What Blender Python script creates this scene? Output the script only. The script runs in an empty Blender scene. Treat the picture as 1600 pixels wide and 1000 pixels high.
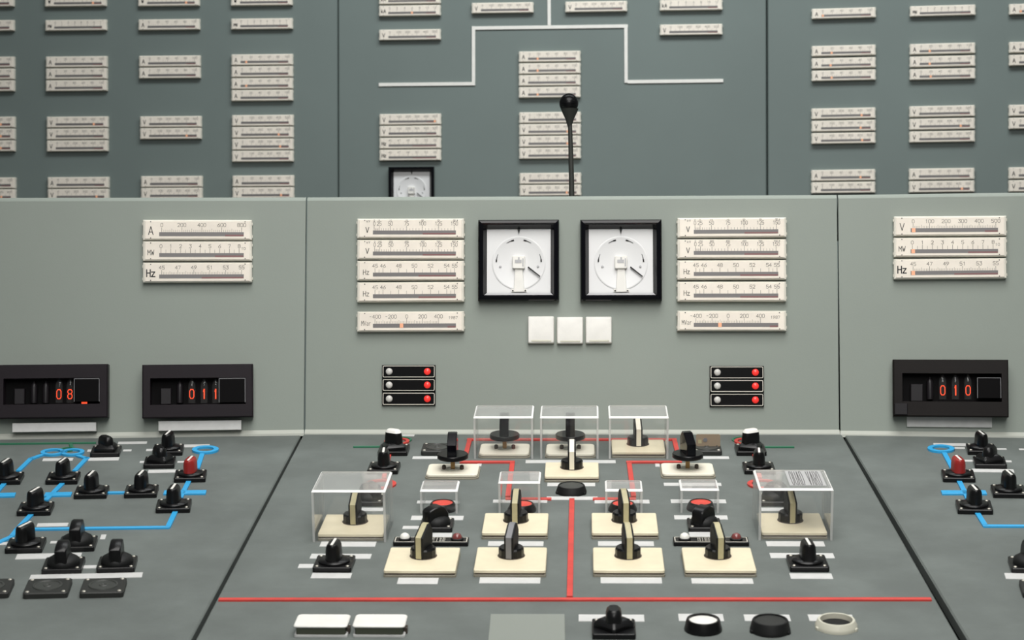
import bpy, math, random
from mathutils import Vector, Matrix
random.seed(4)
S = bpy.context.scene
COL = S.collection
MM = 0.001
CAMH = 1.15                       # camera height above the floor, metres
F = 2850.0                        # focal length in pixels of the 1600 x 1000 frame

# ------------------------------------------------------------------ camera
cam_d = bpy.data.cameras.new('camera'); cam = bpy.data.objects.new('camera', cam_d); COL.objects.link(cam)
cam.location = (0, 0, CAMH); cam.rotation_euler = (math.pi/2, 0, 0)
cam_d.sensor_width = 36; cam_d.lens = F/1600*36; cam_d.clip_start = 0.05; cam_d.clip_end = 60
cam_d.dof.use_dof = True; cam_d.dof.focus_distance = 2.60; cam_d.dof.aperture_fstop = 13
S.camera = cam
# ------------------------------------------------------------------ light
S.view_settings.view_transform = 'Standard'; S.view_settings.look = 'None'
S.view_settings.gamma = 1; S.view_settings.exposure = 0.0; S.view_settings.use_curve_mapping = False
w = bpy.data.worlds.new('world'); S.world = w; w.use_nodes = True
bg = w.node_tree.nodes['Background']; bg.inputs[0].default_value = (0.96, 1.0, 0.99, 1); bg.inputs[1].default_value = 0.14
def area(name, loc, aim, sx, sy, power, col, spread=180):
    d = bpy.data.lights.new(name, 'AREA'); d.shape = 'RECTANGLE'; d.size = sx; d.size_y = sy; d.energy = power; d.color = col
    o = bpy.data.objects.new(name, d); COL.objects.link(o); o.location = loc
    d.spread = math.radians(spread)
    o.rotation_euler = (Vector(aim)-Vector(loc)).to_track_quat('-Z', 'Y').to_euler()
    return o
area('ceiling_light_panel', (0.15, 1.45, 2.6), (0.15, 2.35, 0.7), 1.4, 1.4, 16.8, (1.0, 0.985, 0.955), 110)
area('rear_fill_panel', (0.15, -2.0, 3.2), (0.12, 2.6, 0.95), 1.8, 1.8, 7.1, (1.0, 0.985, 0.96), 48)  # unseen fill added behind the camera for more frontal light
area('wall_fill_light', (0.4, 3.3, 3.6), (0.35, 4.75, 1.3), 2.6, 0.6, 44, (0.97, 1.0, 1.0), 140)  # unseen light added to brighten the back wall and its meters
try:
    S.cycles.transparent_max_bounces = 32
except Exception:
    pass

# ------------------------------------------------------------------ materials
def lin(c):
    return tuple(((x/255)/12.92 if x/255 <= 0.04045 else ((x/255+0.055)/1.055)**2.4) for x in c) + (1,)
MATS = {}
def mat(name, rgb, rough=0.5, metal=0.0, spec=0.5, emit=None, estr=0.0, coat=0.0, var=0.0, vscale=20, bump=0.0, bscale=400, rgb2=None):
    m = bpy.data.materials.new(name); m.use_nodes = True; nt = m.node_tree; b = nt.nodes['Principled BSDF']
    b.inputs['Base Color'].default_value = lin(rgb); b.inputs['Roughness'].default_value = rough
    b.inputs['Metallic'].default_value = metal; b.inputs['Specular IOR Level'].default_value = spec
    b.inputs['Coat Weight'].default_value = coat
    if emit: b.inputs['Emission Color'].default_value = lin(emit); b.inputs['Emission Strength'].default_value = estr
    geo = nt.nodes.new('ShaderNodeNewGeometry')
    if var or rgb2:
        n = nt.nodes.new('ShaderNodeTexNoise'); n.inputs['Scale'].default_value = vscale; n.inputs['Detail'].default_value = 6; n.inputs['Roughness'].default_value = 0.6
        nt.links.new(geo.outputs['Position'], n.inputs['Vector'])
        r = nt.nodes.new('ShaderNodeValToRGB'); r.color_ramp.elements[0].position = 0.38; r.color_ramp.elements[1].position = 0.68
        c2 = rgb2 or tuple(min(255, x*(1+var)) for x in rgb)
        r.color_ramp.elements[0].color = lin(tuple(x*(1-var) for x in rgb)); r.color_ramp.elements[1].color = lin(c2)
        nt.links.new(n.outputs['Fac'], r.inputs['Fac']); nt.links.new(r.outputs['Color'], b.inputs['Base Color'])
    if bump:
        n2 = nt.nodes.new('ShaderNodeTexNoise'); n2.inputs['Scale'].default_value = bscale; n2.inputs['Detail'].default_value = 3
        nt.links.new(geo.outputs['Position'], n2.inputs['Vector'])
        bp = nt.nodes.new('ShaderNodeBump'); bp.inputs['Strength'].default_value = bump; bp.inputs['Distance'].default_value = 0.0005
        nt.links.new(n2.outputs['Fac'], bp.inputs['Height']); nt.links.new(bp.outputs['Normal'], b.inputs['Normal'])
    MATS[name] = m
    return m
mat('panel_paint', (139, 147, 139), 0.55, var=0.012, vscale=3, bump=0.15, bscale=500)
mat('desk_paint', (102, 108, 105), 0.6, var=0.06, vscale=12, bump=0.25, bscale=600, spec=0.35)
mat('wall_paint', (109, 121, 118), 0.55, var=0.02, vscale=2.2, bump=0.1, bscale=300)
mat('cove_lit_paint', (182, 185, 176), 0.5)  # panel colour lightened to imitate overhead light catching the cove
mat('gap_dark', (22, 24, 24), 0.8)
mat('floor_lino', (110, 104, 95), 0.5, var=0.06, vscale=8)
mat('meter_face', (238, 229, 216), 0.5, var=0.02, vscale=30)
mat('meter_case', (216, 212, 200), 0.35, var=0.02, vscale=60)
mat('meter_slot', (112, 109, 108), 0.4)
mat('meter_slot_red', (124, 80, 80), 0.4)
mat('ink', (66, 62, 62), 0.7)
mat('ink_black', (24, 24, 26), 0.6)
mat('light_spot', (232, 168, 132), 0.4, emit=(255, 180, 130), estr=0.12)
mat('black_plastic', (13, 13, 14), 0.30, spec=0.3, bump=0.12, bscale=900)
mat('plate_black', (40, 41, 39), 0.5, spec=0.4, bump=0.3, bscale=700)
mat('plate_ring', (56, 58, 55), 0.45)
mat('black_matt', (18, 19, 19), 0.55, spec=0.3, bump=0.3, bscale=900)
mat('lamp_black', (6, 6, 7), 0.4, spec=0.1)
mat('black_gloss', (6, 6, 11), 0.10, spec=0.3)
mat('display_bezel', (30, 24, 29), 0.45, spec=0.2, var=0.05, vscale=25)
mat('display_bezel_brown', (18, 13, 11), 0.4, spec=0.2, var=0.05, vscale=25)
mat('display_dark', (4, 3, 4), 0.6, spec=0.1)
mat('tube_grey', (26, 23, 26), 0.4, spec=0.3)
mat('nixie', (200, 60, 25), 0.4, emit=(255, 74, 26), estr=0.85)
mat('lamp_red', (235, 60, 55), 0.25, emit=(255, 50, 42), estr=0.35)
mat('lamp_white', (205, 203, 198), 0.3)
mat('lamp_garnet', (120, 62, 60), 0.15, coat=0.4)
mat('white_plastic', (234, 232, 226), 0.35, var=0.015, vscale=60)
mat('label_white', (202, 202, 200), 0.55, var=0.02, vscale=80)
mat('ivory', (226, 215, 186), 0.42, var=0.02, vscale=40)
mat('ivory_strip', (178, 170, 134), 0.45, var=0.04, vscale=60)
mat('ivory_light', (232, 226, 208), 0.45)
mat('grey_strip', (120, 120, 122), 0.4)
mat('brown_edge', (78, 66, 56), 0.6)
mat('red_paint', (203, 66, 58), 0.45, var=0.06, vscale=30)
mat('red_bright', (240, 78, 62), 0.4)
mat('red_knob', (150, 38, 34), 0.32)
mat('blue_paint', (52, 164, 220), 0.4)
mat('green_paint', (44, 112, 82), 0.45)
mat('brass', (140, 112, 70), 0.35, metal=0.7)
mat('screw_metal', (200, 196, 184), 0.3, metal=0.5)
mat('screw_dark', (60, 50, 40), 0.4)
mat('wire_grey', (40, 42, 38), 0.55)
mat('olive_side', (74, 78, 64), 0.5)
mat('cream_ring', (200, 198, 182), 0.45)
mat('dial_white', (226, 226, 226), 0.5)
mat('dial_grey', (182, 182, 184), 0.5)
mat('sheet_grey', (136, 141, 134), 0.4)
mat('paper', (176, 176, 176), 0.6)
mat('outline_white', (206, 202, 190), 0.5)

def clear(name, tint, ior=1.45, haze=0.0, hazecol=(230, 230, 228), rough=0.04):
    m = bpy.data.materials.new(name); m.use_nodes = True; nt = m.node_tree; nt.nodes.clear()
    out = nt.nodes.new('ShaderNodeOutputMaterial'); tr = nt.nodes.new('ShaderNodeBsdfTransparent'); gl = nt.nodes.new('ShaderNodeBsdfGlossy')
    lw = nt.nodes.new('ShaderNodeLayerWeight'); lw.inputs['Blend'].default_value = 0.5
    pw = nt.nodes.new('ShaderNodeMath'); pw.operation = 'POWER'; pw.inputs[1].default_value = 5.0
    ma = nt.nodes.new('ShaderNodeMath'); ma.operation = 'MULTIPLY_ADD'; f0 = ((ior-1)/(ior+1))**2; ma.inputs[1].default_value = 1-f0; ma.inputs[2].default_value = f0
    mx = nt.nodes.new('ShaderNodeMixShader'); df = nt.nodes.new('ShaderNodeBsdfDiffuse'); m2 = nt.nodes.new('ShaderNodeMixShader')
    tr.inputs[0].default_value = lin(tint); gl.inputs['Roughness'].default_value = rough
    df.inputs[0].default_value = lin(hazecol); m2.inputs[0].default_value = haze
    nt.links.new(lw.outputs['Facing'], pw.inputs[0]); nt.links.new(pw.outputs[0], ma.inputs[0])
    nt.links.new(ma.outputs[0], mx.inputs[0]); nt.links.new(tr.outputs[0], mx.inputs[1]); nt.links.new(gl.outputs[0], mx.inputs[2])
    nt.links.new(mx.outputs[0], m2.inputs[1]); nt.links.new(df.outputs[0], m2.inputs[2]); nt.links.new(m2.outputs[0], out.inputs[0])
    MATS[name] = m
    return m
clear('acrylic', (255, 255, 255), 1.36, 0.012)
clear('acrylic_top', (255, 255, 255), 1.42, 0.11)  # milky haze stands in for room light reflected off the cover tops
clear('acrylic_edge', (250, 250, 248), 1.45, 0.36, (245, 245, 242), 0.15)
clear('acrylic_lip', (240, 240, 238), 1.45, 0.85, (250, 250, 248), 0.15)
clear('smoky', (190, 170, 148), 1.45, 0.7, (158, 142, 122), 0.1)
clear('clear_plate', (200, 196, 184), 1.45, 0.5, (190, 184, 165), 0.1)

# ------------------------------------------------------------------ mesh builders (millimetres)
class MB:
    def __init__(self): self.v = []; self.f = []; self.m = []
    def loft(self, loops, cap0=True, cap1=True, mi=0):
        n = len(loops[0]); b = len(self.v)
        for l in loops: self.v += [tuple(p) for p in l]
        for k in range(len(loops)-1):
            for i in range(n):
                j = (i+1) % n
                self.f.append((b+k*n+i, b+k*n+j, b+(k+1)*n+j, b+(k+1)*n+i)); self.m.append(mi)
        if cap0: self.f.append(tuple(b+i for i in reversed(range(n)))); self.m.append(mi)
        if cap1: self.f.append(tuple(b+(len(loops)-1)*n+i for i in range(n))); self.m.append(mi)
        return self
    def box(self, x0, x1, y0, y1, z0, z1, c=0.0, mi=0):
        if c <= 0:
            return self.loft([rect(x0, x1, y0, y1, z0), rect(x0, x1, y0, y1, z1)], mi=mi)
        return self.loft([rect(x0, x1, y0, y1, z0), rect(x0, x1, y0, y1, z1-c), rect(x0+c, x1-c, y0+c, y1-c, z1)], mi=mi)
    def rbox(self, w, d, z0, z1, r=2, c=0.8, cx=0, cy=0, n=4, mi=0):
        return self.loft([rrect(w, d, r, z0, cx, cy, n), rrect(w, d, r, z1-c, cx, cy, n), rrect(w-2*c, d-2*c, max(r-c, .2), z1, cx, cy, n)], mi=mi)
    def lathe(self, prof, cx=0, cy=0, n=28, mi=0, cap0=True, cap1=True):
        return self.loft([circ(r, z, cx, cy, n) for r, z in prof], cap0, cap1, mi)
    def quad(self, a, b, c, d, mi=0):
        k = len(self.v); self.v += [a, b, c, d]; self.f.append((k, k+1, k+2, k+3)); self.m.append(mi); return self
    def prism_x(self, prof, x0, x1, ch=0.0, mi=0):        # profile in (y, z), extruded along x
        if ch:
            cy = sum(p[0] for p in prof)/len(prof); cz = sum(p[1] for p in prof)/len(prof)
            def sh(p): 
                dy, dz = cy-p[0], cz-p[1]; L = math.hypot(dy, dz); return (p[0]+dy/L*ch, p[1]+dz/L*ch)
            pi = [sh(p) for p in prof]
            loops = [[(x0, y, z) for y, z in pi], [(x0+ch, y, z) for y, z in prof], [(x1-ch, y, z) for y, z in prof], [(x1, y, z) for y, z in pi]]
        else:
            loops = [[(x0, y, z) for y, z in prof], [(x1, y, z) for y, z in prof]]
        return self.loft(loops, mi=mi)
    def tube(self, pts, rad, n=10, mi=0):
        loops = []
        for i, p in enumerate(pts):
            p = Vector(p); a = Vector(pts[max(i-1, 0)]); b = Vector(pts[min(i+1, len(pts)-1)]); t = (b-a).normalized()
            s = t.cross(Vector((0.3, 0.9, 0.2))).normalized(); q = t.cross(s)
            r = rad[i] if isinstance(rad, (list, tuple)) else rad
            loops.append([tuple(p+s*r*math.cos(2*math.pi*k/n)+q*r*math.sin(2*math.pi*k/n)) for k in range(n)])
        return self.loft(loops, mi=mi)
    def mesh(self, name, mats, smooth=None):
        me = bpy.data.meshes.new(name); me.from_pydata([(x*MM, y*MM, z*MM) for x, y, z in self.v], [], self.f)
        for m in mats: me.materials.append(MATS[m])
        for p, i in zip(me.polygons, self.m): p.material_index = i
        me.update()
        if smooth:
            me.shade_smooth(); me.set_sharp_from_angle(angle=math.radians(smooth))
        return me
def rect(x0, x1, y0, y1, z): return [(x0, y0, z), (x1, y0, z), (x1, y1, z), (x0, y1, z)]
def rrect(w, d, r, z, cx=0, cy=0, n=4):
    out = []; r = min(r, w/2-.01, d/2-.01)
    for qx, qy, a0 in ((1, -1, -90), (1, 1, 0), (-1, 1, 90), (-1, -1, 180)):
        for k in range(n+1):
            a = math.radians(a0+90*k/n); out.append((cx+qx*(w/2-r)+r*math.cos(a), cy+qy*(d/2-r)+r*math.sin(a), z))
    return out
def circ(r, z, cx=0, cy=0, n=28): return [(cx+r*math.cos(2*math.pi*k/n), cy+r*math.sin(2*math.pi*k/n), z) for k in range(n)]

# stroke lettering: polylines on a 4 x 6 grid
G = {
'0': [[(1,0),(0,1.2),(0,4.8),(1,6),(3,6),(4,4.8),(4,1.2),(3,0),(1,0)]], '1': [[(1,4.8),(2.2,6),(2.2,0)]],
'2': [[(0,4.8),(1,6),(3,6),(4,4.8),(4,3.8),(0,0),(4,0)]], '3': [[(0,6),(4,6),(2,3.6),(3.2,3.4),(4,2.4),(4,1),(3,0),(1,0),(0,1)]],
'4': [[(3,0),(3,6),(0,2),(4,2)]], '5': [[(4,6),(0.4,6),(0,3.4),(3,3.4),(4,2.5),(4,1),(3,0),(1,0),(0,.8)]],
'6': [[(3.4,6),(1,3.8),(0,2.2),(0,1),(1,0),(3,0),(4,1),(4,2.4),(3,3.4),(.8,3.4)]], '7': [[(0,6),(4,6),(1.5,0)]],
'8': [[(1,3.2),(0,4.2),(0,5),(1,6),(3,6),(4,5),(4,4.2),(3,3.2),(1,3.2),(0,2.2),(0,1),(1,0),(3,0),(4,1),(4,2.2),(3,3.2)]],
'9': [[(.6,0),(3,2.2),(4,3.8),(4,5),(3,6),(1,6),(0,5),(0,3.6),(1,2.6),(3.2,2.6)]],
'A': [[(0,0),(2,6),(4,0)], [(.7,2),(3.3,2)]], 'V': [[(0,6),(2,0),(4,6)]], 'M': [[(0,0),(0,6),(2,2.4),(4,6),(4,0)]], 'W': [[(0,6),(1,0),(2,4),(3,0),(4,6)]],
'H': [[(0,0),(0,6)], [(4,0),(4,6)], [(0,3.1),(4,3.1)]], 'z': [[(.2,4),(3.6,4),(.2,0),(3.8,0)]], 'k': [[(0,0),(0,6)], [(3.4,4),(0,1.6),(3.6,0)]],
'a': [[(.4,4),(3,4),(3.4,3),(3.4,0)], [(3.4,2.2),(1,2.2),(.2,1.4),(.2,.6),(1,0),(2.6,0),(3.4,.8)]], 'r': [[(.6,0),(.6,4)], [(.6,2.8),(1.8,4),(3.2,4)]],
'-': [[(.5,3),(3.3,3)]], 'O': [[(1,0),(0,1.5),(0,4.5),(1,6),(3,6),(4,4.5),(4,1.5),(3,0),(1,0)]], 'U': [[(0,6),(0,1.2),(1,0),(3,0),(4,1.2),(4,6)]],
'D': [[(0,0),(0,6),(2.6,6),(4,4.5),(4,1.5),(2.6,0),(0,0)]], 'R': [[(0,0),(0,6),(3,6),(4,5),(4,4),(3,3),(0,3)], [(2,3),(4,0)]],
'I': [[(2,0),(2,6)]], 'E': [[(4,0),(0,0),(0,6),(4,6)], [(0,3),(3,3)]], 'P': [[(0,0),(0,6),(3,6),(4,5),(4,4),(3,3),(0,3)]], ' ': [] }
def text(mb, s, cx, cy, h, wd=None, lw=0.35, z=0.0, gap=0.45, mi=0, asp=1.0):
    cw = h*0.62*asp if wd is None else wd; pitch = cw*(1+gap); x = cx-(pitch*(len(s)-1)+cw)/2
    for ch in s:
        for pl in G[ch]:
            pts = [(x+p[0]/4*cw, cy-h/2+p[1]/6*h) for p in pl]
            for a, b in zip(pts, pts[1:]):
                dx, dy = b[0]-a[0], b[1]-a[1]; L = math.hypot(dx, dy) or 1; tx, ty = dx/L*lw*.45, dy/L*lw*.45; nx, ny = -dy/L*lw/2, dx/L*lw/2
                mb.quad((a[0]-tx-nx, a[1]-ty-ny, z), (b[0]+tx-nx, b[1]+ty-ny, z), (b[0]+tx+nx, b[1]+ty+ny, z), (a[0]-tx+nx, a[1]-ty+ny, z), mi)
        x += pitch
    return mb
def line(mb, a, b, lw, z, mi=0):
    dx, dy = b[0]-a[0], b[1]-a[1]; L = math.hypot(dx, dy) or 1; nx, ny = -dy/L*lw/2, dx/L*lw/2
    return mb.quad((a[0]-nx, a[1]-ny, z), (b[0]-nx, b[1]-ny, z), (b[0]+nx, b[1]+ny, z), (a[0]+nx, a[1]+ny, z), mi)

# ------------------------------------------------------------------ object helpers
def tag(o, label, cat, group=None, kind=None):
    if label: o['label'] = label
    if cat: o['category'] = cat
    if group: o['group'] = group
    if kind: o['kind'] = kind
    return o
def obj(name, me, parent=None, loc=(0, 0, 0), rz=0.0, label=None):
    o = bpy.data.objects.new(name, me); COL.objects.link(o); o.parent = parent
    o.location = [c*MM for c in loc]; o.rotation_euler = (0, 0, rz)
    if label: o['label'] = label
    return o
CACHE = {}
def cached(key, fn):
    if key not in CACHE: CACHE[key] = fn()
    return CACHE[key]

# ------------------------------------------------------------------ panel planes; millimetres with the camera at the origin, Y away from it
def ray(px, py): return Vector(((px-800)/F, 1.0, (500-py)/F))
class Frame:
    def __init__(self, O, u, v):
        self.O = Vector(O); self.x = Vector(u).normalized(); self.z = self.x.cross(Vector(v)).normalized(); self.y = self.z.cross(self.x)
        if self.z.y > 0: self.z = -self.z; self.y = -self.y
    def hit(self, px, py, h=0.0):
        d = ray(px, py); t = (self.O+self.z*h).dot(self.z)/d.dot(self.z); p = d*t-self.O
        return p.dot(self.x), p.dot(self.y)
    def pt(self, a, b, h=0.0): return self.O+self.x*a+self.y*b+self.z*h
    def W(self, a, b, h=0.0): p = self.pt(a, b, h); return Vector((p.x*MM, p.y*MM, p.z*MM+CAMH))
    def M(self, a=0, b=0, h=0, rz=0.0):
        m = Matrix((self.x, self.y, self.z)).transposed().to_4x4(); m.translation = self.W(a, b, h)
        return m @ Matrix.Rotation(rz, 4, 'Z')
def R(d): return math.radians(d)
def udir(deg, roll): return Vector((math.cos(R(deg)), -math.sin(R(deg)), roll))      # positive: right side nearer
u_c = udir(2.3, 0.002)
lean = Vector((0, math.sin(R(5.0)), math.cos(R(5.0))))
CU = Frame(ray(894, 490)*2665, u_c, lean)                                   # upright of the middle console
def on(fr, px, py, h=0.0): a, b = fr.hit(px, py, h); return fr.pt(a, b, h)
sl_t, sl_b = on(CU, 479, 307.5), on(CU, 475.5, 678)
sr_t, sr_b = on(CU, 1308.5, 303.8), on(CU, 1312.5, 678.5)
u_l, u_r = udir(-6.5, 0.007), udir(9.5, 0.001)
LU = Frame(sl_b, u_l, sl_t-sl_b); RU = Frame(sr_b, u_r, sr_t-sr_b)
def vp(x, y): return Vector(((x-800)/F, 1.0, (500-y)/F))
CD = Frame(on(CU, 894, 677.5), u_c, vp(890, -89))                           # sloping desk of the middle console
LD = Frame(sl_b, u_l, vp(600, -89)); RD = Frame(sr_b, u_r, vp(1090, -89))
CW = Frame(ray(640, 150)*4705, udir(4.3, 0.002), (0, 0, 1))                 # back wall
wl, wr = on(CW, 528, 150), on(CW, 1198.5, 150)
LW = Frame(wl, udir(3.2, 0.002), (0, 0, 1)); RW = Frame(wr, udir(8.7, 0.002), (0, 0, 1))

def place(name, fr, a, b, rz=0.0, h=0.0):
    o = bpy.data.objects.new(name, None); COL.objects.link(o); o.empty_display_size = 0.02
    o.matrix_world = fr.M(a, b, h, rz)
    return o
def put(name, me, fr, a, b, rz=0.0, h=0.0):
    o = bpy.data.objects.new(name, me); COL.objects.link(o); o.matrix_world = fr.M(a, b, h, rz); return o
def child_on(name, me, root, fr, a, b, rz=0.0, h=0.0):
    o = bpy.data.objects.new(name, me); COL.objects.link(o); o.parent = root
    o.matrix_parent_inverse = ROOTM[root.name].inverted(); o.matrix_basis = fr.M(a, b, h, rz)
    return o
ROOTM = {}
def poly_part(name, fr, pts, thick, m, root=None, kind=None, cham=None, h0=0.0):
    """a flat panel with its front on the plane (raised by h0); pts are local (a, b), anticlockwise"""
    mb = MB()
    back = [(a, b, h0-thick) for a, b in pts]; front = [(a, b, h0) for a, b in pts]
    mb.loft([back, front])
    me = mb.mesh(name, [m])
    if root is None:
        o = put(name, me, fr, 0, 0)
        ROOTM[o.name] = fr.M(0, 0)
    else:
        o = child_on(name, me, root, fr, 0, 0)
    if kind: o['kind'] = kind
    return o

# ------------------------------------------------------------------ the room
fl = MB().box(-4200, 4200, -1500, 5600, -40, 0).mesh('floor', ['floor_lino']); o = obj('floor', fl); o['kind'] = 'structure'
def wall(name, fr, x0, x1):
    (a0, _), (a1, _) = fr.hit(x0, 150), fr.hit(x1, 150)
    zf = -CAMH*1000-fr.O.z                       # floor level in the wall's own height coordinate (wall is vertical)
    pts = [(a0, zf), (a1, zf), (a1, zf+2900), (a0, zf+2900)]
    mb = MB(); c = 3.0
    mb.loft([[(a, b, -30) for a, b in pts], [(a, b, -c) for a, b in pts], [(a0+c, zf, 0), (a1-c, zf, 0), (a1-c, zf+2900, 0), (a0+c, zf+2900, 0)]])
    o = put(name, mb.mesh(name, ['wall_paint']), fr, 0, 0); o['kind'] = 'structure'; ROOTM[o.name] = fr.M(0, 0)
    return o
wall_left = wall('wall_left', LW, -420, 527.4)
wall_center = wall('wall_center', CW, 528.6, 1197.6)
wall_right = wall('wall_right', RW, 1199.4, 2000)
mb = MB().box(-2600, 2600, 4770, 4800, 0, 2900); o = obj('wall_back', mb.mesh('wall_back', ['gap_dark'])); o['kind'] = 'structure'

# ------------------------------------------------------------------ console units
def unit(name, label, loc):
    o = bpy.data.objects.new(name, None); COL.objects.link(o); o.location = loc; ROOTM[o.name] = Matrix.Translation(loc)
    tag(o, label, 'console'); return o
con_c = unit('control_console', 'grey-green control console unit in the middle with red mimic lines', (0.05, 2.4, 0))
con_l = unit('control_console', 'control console unit at left with blue and green mimic lines', (-0.9, 2.4, 0))
con_r = unit('control_console', 'control console unit at right carrying one counter display', (1.0, 2.4, 0))
def edge_x(line_pts, y):
    (x0, y0), (x1, y1) = line_pts; return x0+(x1-x0)*(y-y0)/(y1-y0)
SEAM_L = ((469, 686), (304, 1000)); SEAM_R = ((1320.5, 686), (1500, 1000))
YB = 1180
def loc2(fr, pts, h=0): return [fr.hit(x, y, h) for x, y in pts]
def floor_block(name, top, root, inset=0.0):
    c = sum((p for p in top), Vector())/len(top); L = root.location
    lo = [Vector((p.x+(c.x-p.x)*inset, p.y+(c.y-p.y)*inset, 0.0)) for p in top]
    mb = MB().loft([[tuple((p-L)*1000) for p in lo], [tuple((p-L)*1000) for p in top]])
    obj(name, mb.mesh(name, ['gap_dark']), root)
def upright(root, fr, xl_t, xr_t, xl_b, xr_b, yl_t, yr_t, yl_b, yr_b):
    bl, br, tr, tl = loc2(fr, [(xl_b, yl_b), (xr_b, yr_b), (xr_t, yr_t), (xl_t, yl_t)])
    c = 6.0
    mb = MB(); pts = [bl, br, tr, tl]
    ft = [(bl[0]+.6, bl[1], 0), (br[0]-.6, br[1], 0), (tr[0]-.6, tr[1]-c, 0), (tl[0]+.6, tl[1]-c, 0)]
    m1 = [(bl[0]+.3, bl[1], -.3), (br[0]-.3, br[1], -.3), (tr[0]-.3, tr[1]-c*.42, -c*.36), (tl[0]+.3, tl[1]-c*.42, -c*.36)]
    m2 = [(a, b, -c) for a, b in pts]
    mb.loft([[(a, b, -18) for a, b in pts], m2, m1, ft])
    p = child_on('upright_panel', mb.mesh('upright_panel', ['panel_paint'], 30), root, fr, 0, 0)
    # flat top running back from the upright
    mb = MB().loft([[(bl[0], tl[1]-c-20, -18), (br[0], tr[1]-c-20, -18), (br[0], tr[1]-c-20, -330), (bl[0], tl[1]-c-20, -330)],
                    [(tl[0], tl[1]-1, -18), (tr[0], tr[1]-1, -18), (tr[0], tr[1]-26, -330), (tl[0], tl[1]-26, -330)]])
    child_on('top_plate', mb.mesh('top_plate', ['panel_paint']), root, fr, 0, 0)
    # cove strip along the foot of the upright, coloured as if lit from above
    mb = MB().prism_x([(-6, -1.0), (-6, 5.0), (-2.0, 5.0), (3.4, 0.4), (3.4, -1.0)], bl[0], br[0])
    child_on('cove_strip', mb.mesh('cove_strip', ['cove_lit_paint']), root, fr, 0, 0.5*(bl[1]+br[1])+4.0)
    # carcass behind, down to the floor
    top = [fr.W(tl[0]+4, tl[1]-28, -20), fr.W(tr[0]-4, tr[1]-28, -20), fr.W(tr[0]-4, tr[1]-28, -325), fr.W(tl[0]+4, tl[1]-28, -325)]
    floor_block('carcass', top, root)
upright(con_c, CU, 479.6, 1307.9, 476.6, 1311.6, 307.5, 303.8, 679, 679.5)
upright(con_l, LU, -300, 478.4, -300, 475.0, 308.6, 307.5, 690.5, 679)
upright(con_r, RU, 1309.1, 1900, 1312.8, 1900, 303.8, 295.8, 679.5, 688)
def desk(root, fr, pts):
    l = loc2(fr, pts)
    mb = MB(); c = 1.6
    cx = sum(p[0] for p in l)/4; cy = sum(p[1] for p in l)/4
    inn = [(a+(c if a < cx else -c), b+(c if b < cy else -c)) for a, b in l]
    mb.loft([[(a, b, -14) for a, b in l], [(a, b, -c) for a, b in l], [(a, b, 0) for a, b in inn]])
    child_on('desk_panel', mb.mesh('desk_panel', ['desk_paint']), root, fr, 0, 0)
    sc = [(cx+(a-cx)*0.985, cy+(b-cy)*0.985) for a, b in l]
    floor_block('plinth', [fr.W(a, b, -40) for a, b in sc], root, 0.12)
ex = edge_x
desk(con_c, CD, [(ex(SEAM_L, YB)+1, YB), (ex(SEAM_R, YB)-1, YB), (ex(SEAM_R, 678.4)-1, 678.4), (ex(SEAM_L, 678.4)+1, 678.4)])
desk(con_l, LD, [(-330, YB), (ex(SEAM_L, YB)-9, YB), (ex(SEAM_L, 680)-2.4, 680), (-330, 691)])
desk(con_r, RD, [(ex(SEAM_R, YB)+18, YB), (1980, YB), (1980, 689), (ex(SEAM_R, 680)+3.5, 680)])

# ------------------------------------------------------------------ strips, rings and labels glued to panels
def strip(root, fr, p, q, wd, m, th=2.4, name='mimic_strip', ext=0.0):
    (a0, b0), (a1, b1) = fr.hit(*p), fr.hit(*q)
    L = math.hypot(a1-a0, b1-b0)+2*ext
    mb = MB().box(-L/2, L/2, -wd/2, wd/2, -0.2, th, 0.25)
    return child_on(name, mb.mesh(name, [m]), root, fr, (a0+a1)/2, (b0+b1)/2, math.atan2(b1-b0, a1-a0))
def ring(root, fr, c, ro, ri, m, th=2.4, h=0.0):
    a, b = fr.hit(*c); n = 40; mb = MB()
    lo = [circ(ri, th, 0, 0, n), circ(ri, -.2, 0, 0, n), circ(ro, -.2, 0, 0, n), circ(ro, th, 0, 0, n), circ(ri, th, 0, 0, n)]
    mb.loft(list(reversed(lo)), False, False)
    return child_on('mimic_ring', mb.mesh('mimic_ring', [m]), root, fr, a, b, 0, h)
def label(root, fr, x0, x1, y0, y1, m='label_white', th=0.7):
    (a0, b0), (a1, b0b), (_, b1) = fr.hit(x0, y1), fr.hit(x1, y1), fr.hit((x0+x1)/2, y0)
    wd = a1-a0; bb = (b0+b0b)/2; dp = max(b1-bb, 2.5)
    mb = MB().box(-wd/2, wd/2, 0, dp, -.1, th, 0.15)
    return child_on('label_strip', mb.mesh('label_strip', [m]), root, fr, (a0+a1)/2, bb)

RED, BLUE, GREEN = 'red_paint', 'blue_paint', 'green_paint'
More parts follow.
